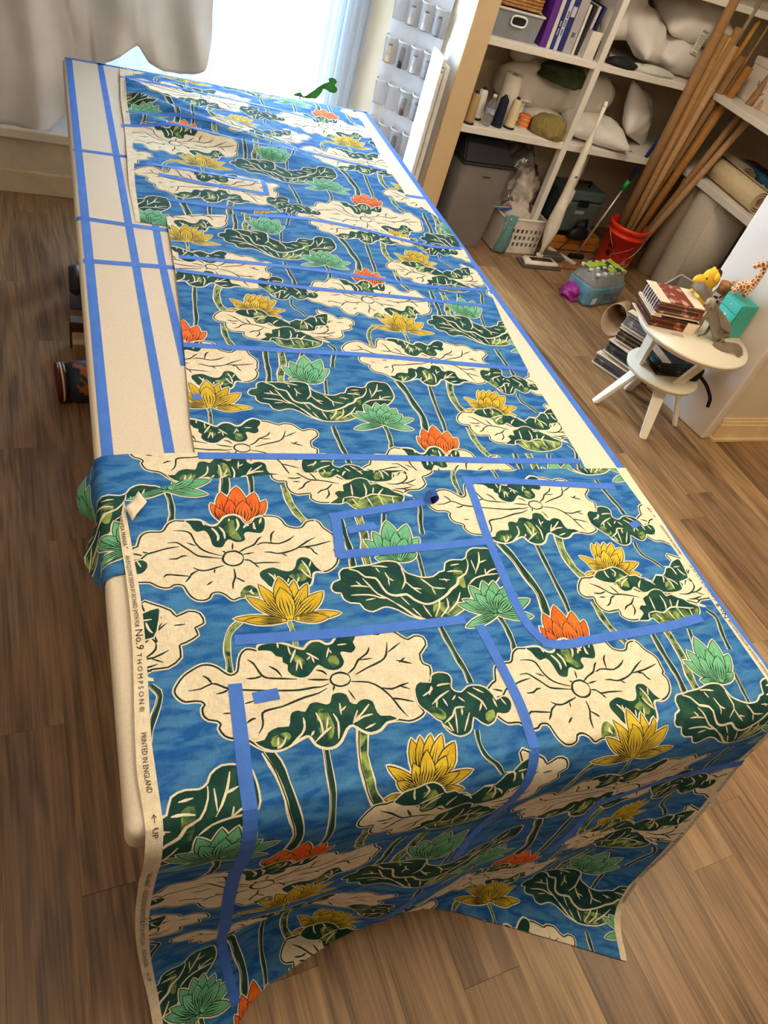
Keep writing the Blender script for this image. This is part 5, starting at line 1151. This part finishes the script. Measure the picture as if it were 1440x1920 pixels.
lettering('handwriting', 'BEH\'1', .042, mat('marker_ink', (52, 44, 46), .8), bx_, (-.1308, .06, .11), (PI/2, 0, -PI/2)); obj('handwriting', bxs(*[((-.1312, -.1302), (.0-.012*q, .006-.012*q), (.070+.006*(q % 2), .090-.005*(q % 3))) for q in range(4)]), mat('marker_ink', (52, 44, 46), .8), bx_)
b2 = thing('storage_box', 'second white box on the upper right shelf, nearer the wall end', 'box', (4.50, 3.90, 1.2915), 0); obj('box_body', bxs(((-.13, .13), (-.2, .2), (0, .2)), bev=.003), BXW, b2); obj('box_lid', bxs(((-.135, .135), (-.205, .205), (.2005, .24)), bev=.004), BXW, b2)
# ================================================================ WATER PACK AND FLOOR ITEMS
wp = thing('water_bottle_pack', 'shrink-wrapped pack of water bottles with blue film and green caps label', 'bottles', (3.465, 3.925, .006), .30); wp.scale = (1.12,)*3
for i in range(5):
    for j in range(3):
        bt = lathe('bottle', [(0, .004), (.028, 0), (.031, .012), (.031, .12), (.026, .145), (.014, .17), (.0125, .185)], PET, wp, loc=(-.132+.066*i, -.066+.066*j, 0), seg=14)
        lathe('bottle_cap', [(0, .203), (.0135, .203), (.0145, .199), (.0145, .185), (.012, .185)], PIP, bt, seg=12)
FILM = mat('blue_film', (112, 184, 212), .14, (186, 224, 236), 6, trans=.30, alpha=.8, spec=.6, bump=.25, bscale=18)
def film_fn(u, v):
    a = 2*PI*u; sx = math.copysign(abs(math.cos(a))**.38, math.cos(a)); sy = math.copysign(abs(math.sin(a))**.38, math.sin(a)); k = 1+.02*math.sin(9*a+5*v)
    return (.178*sx*k, .112*sy*k, .125*v)
grid_obj('shrink_wrap', film_fn, 65, 8, FILM, wp, thick=.0012)
CF = mat('clear_film', (236, 240, 238), .06, alpha=.14, spec=.8)
def cap_fn(u, v):
    a = 2*PI*u; s = 1-.42*v; sx = math.copysign(abs(math.cos(a))**.45, math.cos(a)); sy = math.copysign(abs(math.sin(a))**.45, math.sin(a))
    return (.178*sx*s, .112*sy*s, .125+.085*math.sin(v*PI/2)+.006*math.sin(11*a)*v)
grid_obj('clear_wrap', cap_fn, 65, 8, CF, wp, thick=.001)
obj('green_label', bxs(((-.02, .115), (-.075, -.03), (.205, .212)), ((.075, .12), (-.085, .06), (.2055, .2125)), ((-.15, .02), (.005, .05), (.205, .212)), bev=.002), mat('lime_label', (150, 196, 40), .4, (176, 214, 70), 9), wp); obj('purple_patch', bxs(((.035, .075), (-.08, -.045), (.2125, .2145))), mat('purple_print', (70, 40, 110), .5), wp)
NVY = mat('pack_print', (24, 44, 110), .5)
lettering('pack_title', 'DRINKING', .030, NVY, wp, (-.055, -.1195, .062), (PI/2, 0, 0)); lettering('pack_title', 'WATER', .030, NVY, wp, (-.03, -.1195, .034), (PI/2, 0, 0)); obj('pack_panel', bxs(((-.145, -.10), (-.1185, -.1165), (.02, .06))), mat('pack_panel_white', (206, 214, 222), .5), wp)
ob = lump('purple_bag', (3.27, 3.90, .001), (.16, .16, .10), mat('magenta_film', (150, 40, 130), .25, (60, 110, 60), 12, lo=.55, hi=.62), 'crumpled magenta plastic bag beside the water pack', 'bag', 5, amp=.3, freq=5)
TAN = mat('tan_canvas', (186, 160, 128), .9, (194, 168, 136), 30, bump=.1, bscale=500)
tcn = grid_obj('canvas_roll', lambda u, v: (3.36+.30*v+(.035+.045*(1-v))*math.cos(2*PI*u*1.15), 3.48+.26*v+(.035+.045*(1-v))*math.sin(2*PI*u*1.15), .004+(.035+.045*(1-v))+(.035+.045*(1-v))*math.sin(2*PI*u*1.15+.6)), 36, 6, TAN, thick=.003); tag(tcn, 'tan canvas loosely rolled into a cone on the floor by the water pack', 'fabric')
# clear bin and sample books behind the small table
cb = thing('storage_bin', 'empty translucent bin behind the small round table', 'bin', (3.70, 3.32, .0), .55)
o = obj('bin_body', tub_bm(.46, .34, .40, taper=.03), mat('frosted_bin', (196, 190, 178), .3, trans=.55, alpha=.7, spec=.5), cb); tube('rim', [(-.23, -.17, .40), (.23, -.17, .40), (.23, .17, .40), (-.23, .17, .40)], .006, mat('bin_rim_clear', (216, 210, 200), .3), cb, 6, closed=True)
def sample_book(loc, rz, tilt, n, cols, w, d, label, ring=True, group='fabric sample books', pitch=0.):
    t = thing('sample_book', label, 'sample book', loc, rz, group); t.rotation_euler = (pitch, tilt, rz)
    z = 0
    for k in range(n):
        c = cols[k % len(cols)]; h = .0075+.004*((k*7) % 3)/2; e = .006*math.sin(k*2.3)
        m = mat('swatch_%d_%d_%d' % c, c, .9, tuple(min(255, int(v*1.5+20)) for v in c), 26, lo=.55, hi=.66, bump=.15, bscale=200)
        obj('swatch', bxs(((-w/2+e, w/2+e*.4), (-d/2, d/2+e), (z, z+h-.001)), bev=.002), m, t); z += h
    obj('header_card', bxs(((-w/2-.012, -w/2+.045), (-d/2-.004, d/2+.004), (z, z+.004))), mat('header_cream', (224, 204, 176), .7), t); obj('back_card', bxs(((-w/2-.014, w/2), (-d/2-.006, d/2+.006), (-.004, -.0006))), MATS['header_cream'], t)
    if ring:
        for k in range(7): tube('binder_ring', [(-w/2-.006+.009*math.cos(a), -d/2+.03+k*(d-.06)/6, z/2+(z/2+.008)*math.sin(a)) for a in np.linspace(0, 2*PI, 14, endpoint=False)], .0022, PIP, t, 5, closed=True)
    return t, z
GRY = [(92, 88, 86), (120, 114, 110), (64, 62, 64), (148, 142, 136)]
sample_book((3.17, 3.07, .010), .5, .0, 7, GRY, .26, .22, 'grey sample book lying lowest on the floor by the small table', ring=False)
sample_book((3.19, 3.05, .104), .42, 0, 8, [(70, 66, 66), (106, 100, 98), (44, 42, 44)], .25, .21, 'dark grey sample book second from the floor', ring=False)
sample_book((3.21, 3.06, .198), .55, 0, 8, [(86, 60, 48), (58, 44, 38), (112, 92, 76)], .24, .21, 'brown sample book third in the floor pile', ring=False)
sample_book((3.22, 3.06, .292), .48, 0, 9, [(138, 126, 116), (164, 152, 140), (112, 104, 98)], .25, .21, 'pale grey sample book on top of the floor pile', ring=False)
# ================================================================ SMALL ROUND TABLE
TX, TYc, TT = 3.005, 2.555, .60
rt_ = thing('side_table', 'small round white two-tier children\'s table by the wall end', 'table', (TX, TYc, 0))
WT = mat('cream_lacquer', (232, 220, 196), .4, (236, 225, 203), 5)
lathe('table_top', [(0, TT-.032), (.295, TT-.032), (.302, TT-.026), (.302, TT-.018), (.306, TT-.016), (.309, TT-.008), (.305, TT), (0, TT)], WT, rt_, seg=64)
lathe('lower_tier', [(0, .268), (.20, .268), (.207, .272), (.207, .281), (.211, .283), (.213, .292), (.209, .30), (0, .30)], WT, rt_, loc=(.05, .08, 0), seg=56)
def flat_leg(a, b, w0, w1, t, name='leg'):
    a, b = Vector(a), Vector(b); d = (b-a).normalized(); c = Vector((.05, .08, 0)); rad = Vector(((a+b).x/2-c.x, (a+b).y/2-c.y, 0)).normalized(); s = Vector((-rad.y, rad.x, 0))
    bm = bmesh.new(); V_ = []
    for p, w in ((a, w0), (b, w1)):
        V_.append([bm.verts.new(p+s*sx*w/2+rad*sy*t/2) for sx, sy in ((-1, -1), (1, -1), (1, 1), (-1, 1))])
    for k in range(4): bm.faces.new((V_[0][k], V_[0][(k+1) % 4], V_[1][(k+1) % 4], V_[1][k]))
    bm.faces.new(V_[0][::-1]); bm.faces.new(V_[1]); bmesh.ops.recalc_face_normals(bm, faces=bm.faces[:]); bmesh.ops.bevel(bm, geom=bm.edges[:], offset=.005, segments=2, affect='EDGES')
    return obj(name, bm, WT, rt_)
for fx, fy, tx, ty in ((2.785, 2.71, 2.93, 2.67), (2.935, 2.39, 3.02, 2.55), (3.255, 2.505, 3.16, 2.57), (3.10, 2.83, 3.08, 2.73)):
    flat_leg((fx-TX, fy-TYc, 0), (tx-TX, ty-TYc, .268), .042, .075, .03)
for a, b in (((2.92, 2.70, .30), (2.83, 2.63, .569)), ((3.06, 2.50, .30), (3.10, 2.42, .569)), ((3.20, 2.66, .30), (3.20, 2.66, .569))):
    flat_leg((a[0]-TX, a[1]-TYc, a[2]), (b[0]-TX, b[1]-TYc, b[2]), .075, .085, .026, 'upright')
# things on the lower tier
dk, _ = sample_book((3.075, 2.66, .305), -.1, 0, 9, [(38, 38, 42), (54, 54, 58), (28, 28, 32), (40, 70, 60)], .22, .20, 'dark charcoal sample book on the lower tier', ring=False)
lump('knit_hat', (3.205, 2.585, .301), (.13, .13, .10), mat('black_felt', (18, 17, 18), .9), 'black knit bundle on the lower tier beside the sample book', 'hat', 3)
tag(tube('black_strap', cr([(3.235, 2.55, .335), (3.255, 2.49, .315), (3.275, 2.465, .29), (3.30, 2.44, .25), (3.312, 2.43, .20)], 6), .010, MATS['black_felt'], None, 10), 'black strap hanging off the edge of the lower tier', 'strap')
# on the table top: tied bundle of sample books
BR = [(104, 54, 36), (150, 110, 84), (86, 58, 40), (60, 44, 34), (126, 90, 64)]
s1, z1 = sample_book((2.865, 2.655, TT+.005), -.24, 0, 6, [(96, 46, 30), (120, 66, 40), (70, 36, 26)], .27, .21, 'red-brown sample book at the bottom of the tied stack', ring=False)
s2, z2 = sample_book((2.868, 2.662, TT+.075), -.20, 0, 7, BR, .26, .20, 'brown and black swatch book topped with rust marbled cloth', ring=True)
obj('title_card', bxs(((.06, .125), (-.1, .1), (z2, z2+.003))), MATS['header_cream'], s2); obj('top_swatch', bxs(((-.08, .055), (-.098, .098), (z2, z2+.006)), bev=.002), mat('rust_marble', (122, 52, 34), .9, (196, 150, 122), 22, lo=.52, hi=.62), s2)
obj('end_card', bxs(((.130, .138), (-.1, .1), (.0, z2*.9))), MATS['header_cream'], s2); o = lathe('red_seal', [(0, 0), (.009, 0), (.009, .002), (0, .002)], mat('red_seal', (190, 60, 36), .5), s2, loc=(.11, -.102, z2*.45), rot=(PI/2, 0, 0), seg=14)
obj('end_card', bxs(((.070, .139), (-.108, -.105), (.0, z1)), ((.136, .139), (-.105, .105), (0, z1))), MATS['header_cream'], s1)
# ribbon tied round the stack
RB = mat('taupe_ribbon', (150, 132, 108), .6, (168, 150, 126), 8, sheen=.3)
rbn = thing('fabric_ribbon', 'taupe cloth ribbon tied in a bow round the sample books', 'ribbon', (0, 0, 0))
def ribbon_band(name, pts, w, side=(0, 0, 1), twist=0., n=8):
    C = cr(pts, n); T = np.gradient(C, axis=0); T /= np.linalg.norm(T, axis=1)[:, None]
    bm = bmesh.new(); prev = None
    for k, (c, t) in enumerate(zip(C, T)):
        s = Vector(side) if not callable(side) else side(k/(len(C)-1)); s = (s-Vector(t)*s.dot(Vector(t))).normalized()
        wk = w*(.55+.45*math.sin(PI*min(1, max(0, k/(len(C)-1)*1.05)))**.5)
        row = [bm.verts.new(Vector(c)+s*wk*a+Vector(t).cross(s)*.006*math.sin(5*a+k*.3)) for a in (-.5, -.25, 0, .25, .5)]
        if prev:
            for i in range(4): bm.faces.new((prev[i], prev[i+1], row[i+1], row[i]))
        prev = row
    bmesh.ops.solidify(bm, geom=bm.faces[:], thickness=.002); return obj(name, bm, RB, rbn, True)
K = (3.015, 2.575, TT+.165)
ribbon_band('bow_loop', [K, (2.975, 2.64, TT+.20), (3.00, 2.71, TT+.19), (3.055, 2.67, TT+.165), K], .06, (0.3, -.6, .6))
ribbon_band('bow_loop', [K, (3.07, 2.56, TT+.12), (3.115, 2.49, TT+.07), (3.07, 2.48, TT+.05), K], .075, (.5, .3, .6))
ribbon_band('tail', [K, (3.10, 2.53, TT+.10), (3.11, 2.46, TT+.045), (3.07, 2.43, TT+.025), (3.09, 2.40, TT+.022), (3.14, 2.37, TT+.03), (3.16, 2.335, TT+.012)], .06, (.7, .2, .5))
ribbon_band('tail', [K, (3.08, 2.57, TT+.12), (3.02, 2.50, TT+.04), (2.99, 2.50, TT+.012)], .035, (.7, .4, .3)); ribbon_band('wrap', [(2.975, 2.52, TT+.012), (2.98, 2.53, TT+.08), (2.995, 2.55, TT+.15), K], .03, (.8, .2, 0)); lump('knot', (3.015, 2.575, TT+.148), (.05, .05, .045), RB, seed=2, parent=rbn, sub=3)
tag(obj('paper_slip', bxs(((-.035, .035), (-.012, .012), (0, .0012)), bev=.0005), mat('pink_paper', (196, 170, 186), .7)), 'small pink paper slip on the round table top', 'paper').location = (2.862, 2.515, TT+.0008)
bpy.context.scene.objects['paper_slip'].rotation_euler = (0, 0, -.35)
# turquoise mini drawers
td = thing('mini_drawers', 'turquoise three-drawer toy chest at the right of the table top', 'drawers', (3.25, 2.595, TT+.001), 0)
TQ = mat('turquoise_paint', (62, 160, 142), .45, (70, 168, 150), 6); TQ2 = mat('turquoise_front', (70, 172, 154), .42)
obj('chest_body', bxs(((-.054, .054), (-.072, .072), (0, .19)), bev=.003), TQ, td)
for k in range(3):
    d_ = obj('drawer', bxs(((-.060, -.0545), (-.064, .064), (.010+k*.059, .063+k*.059)), bev=.0015), TQ2, td); lathe('knob', [(0, .009), (.004, .008), (.006, .005), (.004, .001), (.003, 0)], PIP, d_, loc=(-.060, 0, .037+k*.059), rot=(0, -PI/2, 0), seg=12)
# yellow knitted toy
YK = mat('yellow_yarn', (226, 172, 40), .95, (236, 186, 60), 60, bump=.5, bscale=120)
ty = thing('knitted_toy', 'yellow knitted animal toy with dark mane sitting behind the jar', 'toy', (3.19, 2.795, TT+.001), 2.75); ty.scale = (1.15,)*3
def ellip(name, loc, r, m, parent, rot=(0, 0, 0), seg=20):
    bm = bmesh.new(); bmesh.ops.create_uvsphere(bm, u_segments=seg, v_segments=seg//2+2, radius=1)
    for v in bm.verts: v.co = Vector((v.co.x*r[0], v.co.y*r[1], v.co.z*r[2]))
    o = obj(name, bm, m, parent, True); o.location = loc; o.rotation_euler = rot; return o
bm = bmesh.new()
ellip('body', (0, 0, .055), (.042, .046, .058), YK, ty); hd_ = ellip('head', (.012, 0, .158), (.042, .039, .048), YK, ty); tube('neck', [(0, 0, .09), (.008, 0, .13)], [.03, .026], YK, ty, 14); ellip('muzzle', (.042, 0, -.020), (.034, .026, .026), YK, hd_, (0, .35, 0))
for s in (-1, 1):
    ellip('ear', (-.006, s*.036, .026), (.010, .017, .02), YK, hd_, (s*.5, 0, 0)); ellip('eye', (.030, s*.026, .004), (.0045, .0045, .0045), BP, hd_); ellip('nostril', (.070, s*.010, -.030), (.003, .003, .003), BP, hd_); tube('leg', [(.02, s*.03, .04), (.055, s*.038, .016)], [.018, .016], YK, ty, 12); tube('arm', [(.02, s*.035, .085), (.05, s*.04, .055)], [.013, .012], YK, ty, 12)
lump('mane', (-.018, 0, .012), (.04, .04, .04), mat('brown_yarn', (62, 36, 22), .95, bump=.5, bscale=90), seed=4, parent=hd_, sub=3)
# cork-stoppered jar of spools and buttons
jr = thing('glass_jar', 'cork-stoppered glass jar filled with buttons and spools', 'jar', (3.222, 2.722, TT+.001)); jr.scale = (1.08,)*3
lathe('glass', [(0, .003), (.04, 0), (.044, .008), (.044, .115), (.034, .135), (.03, .148), (.031, .155), (.028, .155), (.0275, .147), (.032, .132), (.0415, .113), (.0415, .009), (0, .006)], mat('jar_glass', (236, 240, 238), .03, trans=1., ior=1.18, alpha=.6, spec=.6), jr); lathe('cork', [(0, .135), (.026, .135), (.034, .185), (.032, .19), (0, .19)], mat('cork', (178, 124, 70), .85, (150, 98, 52), 60), jr)
JC = [(226, 216, 196), (150, 60, 46), (70, 44, 34), (40, 40, 60), (206, 190, 160), (120, 84, 52), (230, 226, 216)]
for k in range(26):
    a, r, z = rng.uniform(0, 2*PI), rng.uniform(.008, .028), .012+.0042*k
    ellip('button', (r*math.cos(a), r*math.sin(a), z), (.012, .012, .0045), mat('button_%d' % (k % 7), JC[k % 7], .4), jr, (rng.uniform(-1, 1), rng.uniform(-1, 1), 0), 10)
# giraffe soft toy
gm = bpy.data.materials.new('giraffe_plush'); gm.use_nodes = True; n_ = gm.node_tree.nodes; l_ = gm.node_tree.links; b_ = n_['Principled BSDF']; b_.inputs['Roughness'].default_value = .95
tc0 = n_.new('ShaderNodeTexCoord'); vo = n_.new('ShaderNodeTexVoronoi'); vo.feature = 'DISTANCE_TO_EDGE'; vo.inputs['Scale'].default_value = 46; l_.new(tc0.outputs['Object'], vo.inputs['Vector'])
rp = n_.new('ShaderNodeValToRGB'); rp.color_ramp.elements[0].position = .10; rp.color_ramp.elements[1].position = .16; rp.color_ramp.elements[0].color = (*lin((232, 204, 160)), 1); rp.color_ramp.elements[1].color = (*lin((160, 82, 36)), 1); l_.new(vo.outputs['Distance'], rp.inputs[0]); l_.new(rp.outputs[0], b_.inputs['Base Color'])
gi = thing('plush_giraffe', 'plush giraffe with brown patches standing on the turquoise drawers', 'toy', (3.222, 2.612, TT+.1915), -.6); gi.scale = (.85,)*3
me = bpy.data.meshes.new('giraffe_body')
jt = [((0, 0, .075), .033), ((-.045, 0, .068), .033), ((.03, 0, .09), .028), ((.034, 0, .14), .021), ((.038, 0, .19), .018), ((.032, -.004, .228), .019), ((-.002, -.010, .226), .018), ((-.034, -.016, .196), .018), ((.02, .022, .035), .017), ((.024, .026, .0145), .017), ((.02, -.022, .035), .017), ((.024, -.026, .0145), .017), ((-.05, .024, .035), .014), ((-.048, .028, .0145), .017), ((-.05, -.024, .035), .014), ((-.048, -.028, .0145), .017)]
ed = [(0, 1), (0, 2), (2, 3), (3, 4), (4, 5), (5, 6), (6, 7), (0, 8), (8, 9), (0, 10), (10, 11), (1, 12), (12, 13), (1, 14), (14, 15)]
me.from_pydata([j[0] for j in jt], ed, []); go = obj('giraffe_body', me, gm, gi)
sk = go.modifiers.new('skin', 'SKIN'); sk.use_smooth_shade = True
for k, (c, r) in enumerate(jt): me.skin_vertices[0].data[k].radius = (r, r)
me.skin_vertices[0].data[0].use_root = True
go.modifiers.new('sub', 'SUBSURF').levels = 2; go.modifiers['sub'].render_levels = 2
for s in (-1, 1):
    ellip('ear', (.036, s*.022, .240), (.008, .014, .007), gm, gi, (s*.4, 0, 0)); tube('horn', [(.034, s*.008, .242), (.036, s*.011, .264)], [.004, .0055], mat('horn_brown', (110, 60, 32), .9), gi, 8); ellip('eye', (.006, -.008+s*.0165, .236), (.0035, .0035, .0035), BP, gi)
tube('tail', [(-.066, 0, .08), (-.085, 0, .065), (-.09, 0, .04)], [.005, .004, .006], gm, gi, 8)
# white panel standing beside the wall end
wpn = thing('foam_board', 'tall white panel standing between the round table and the wall end', 'panel', (3.36, 2.625, 0), .2)
bm = bxs(((-.045, .045), (-.25, .25), (.002, 2.2)), bev=.012, seg=3); obj('panel_slab', bm, mat('panel_white', (222, 208, 194), .5, (228, 214, 200), 5), wpn, True)
# ================================================================ UNDER THE TABLE'S LEFT SIDE
pv = thing('painted_pot', 'small patterned pot lying with its striped rim poking out under the table', 'pot', (.085, 2.70, .084)); pv.rotation_euler = (0, -PI/2, .12)
lathe('pot_body', [(0, 0), (.07, 0), (.085, .03), (.088, .10), (.075, .14), (0, .14)], mat('pot_pattern', (36, 44, 60), .5, (172, 92, 44), 12, lo=.5, hi=.54), pv, seg=32)
for k, (c, z) in enumerate((((96, 28, 26), .165), ((214, 196, 160), .150), ((60, 30, 24), .143))): lathe('rim_band', [(0, z-.013), (.079, z-.013), (.083, z-.006), (.083, z), (0, z)], mat('rim_%d' % k, c, .5), pv, loc=(0, 0, .012), seg=32)
wd_ = thing('wooden_block', 'pale wooden block on the floor under the table edge', 'block', (.015, 2.98, 0)); obj('block_body', bxs(((-.035, .06), (-.05, .05), (0, .10)), bev=.004), MATS['table_leg_wood'], wd_); obj('block_foot', bxs(((-.045, .06), (.06, .12), (0, .14)), bev=.004), mat('dark_wood', (70, 48, 32), .6), wd_)
ds = thing('dark_canister', 'dark grey object barely showing under the far left of the table', 'canister', (.01, 3.42, 0)); lathe('canister_body', [(0, -.03), (.06, -.03), (.075, 0), (.06, .03), (0, .03)], mat('fan_dark', (52, 52, 58), .5), ds, loc=(.0, 0, .13), rot=(0, PI/2, 0)); tube('stand', [(.03, 0, 0), (.03, 0, .12)], .012, MATS['fan_dark'], ds); obj('base', bxs(((-.03, .09), (-.06, .06), (0, .02)), bev=.006), MATS['fan_dark'], ds)
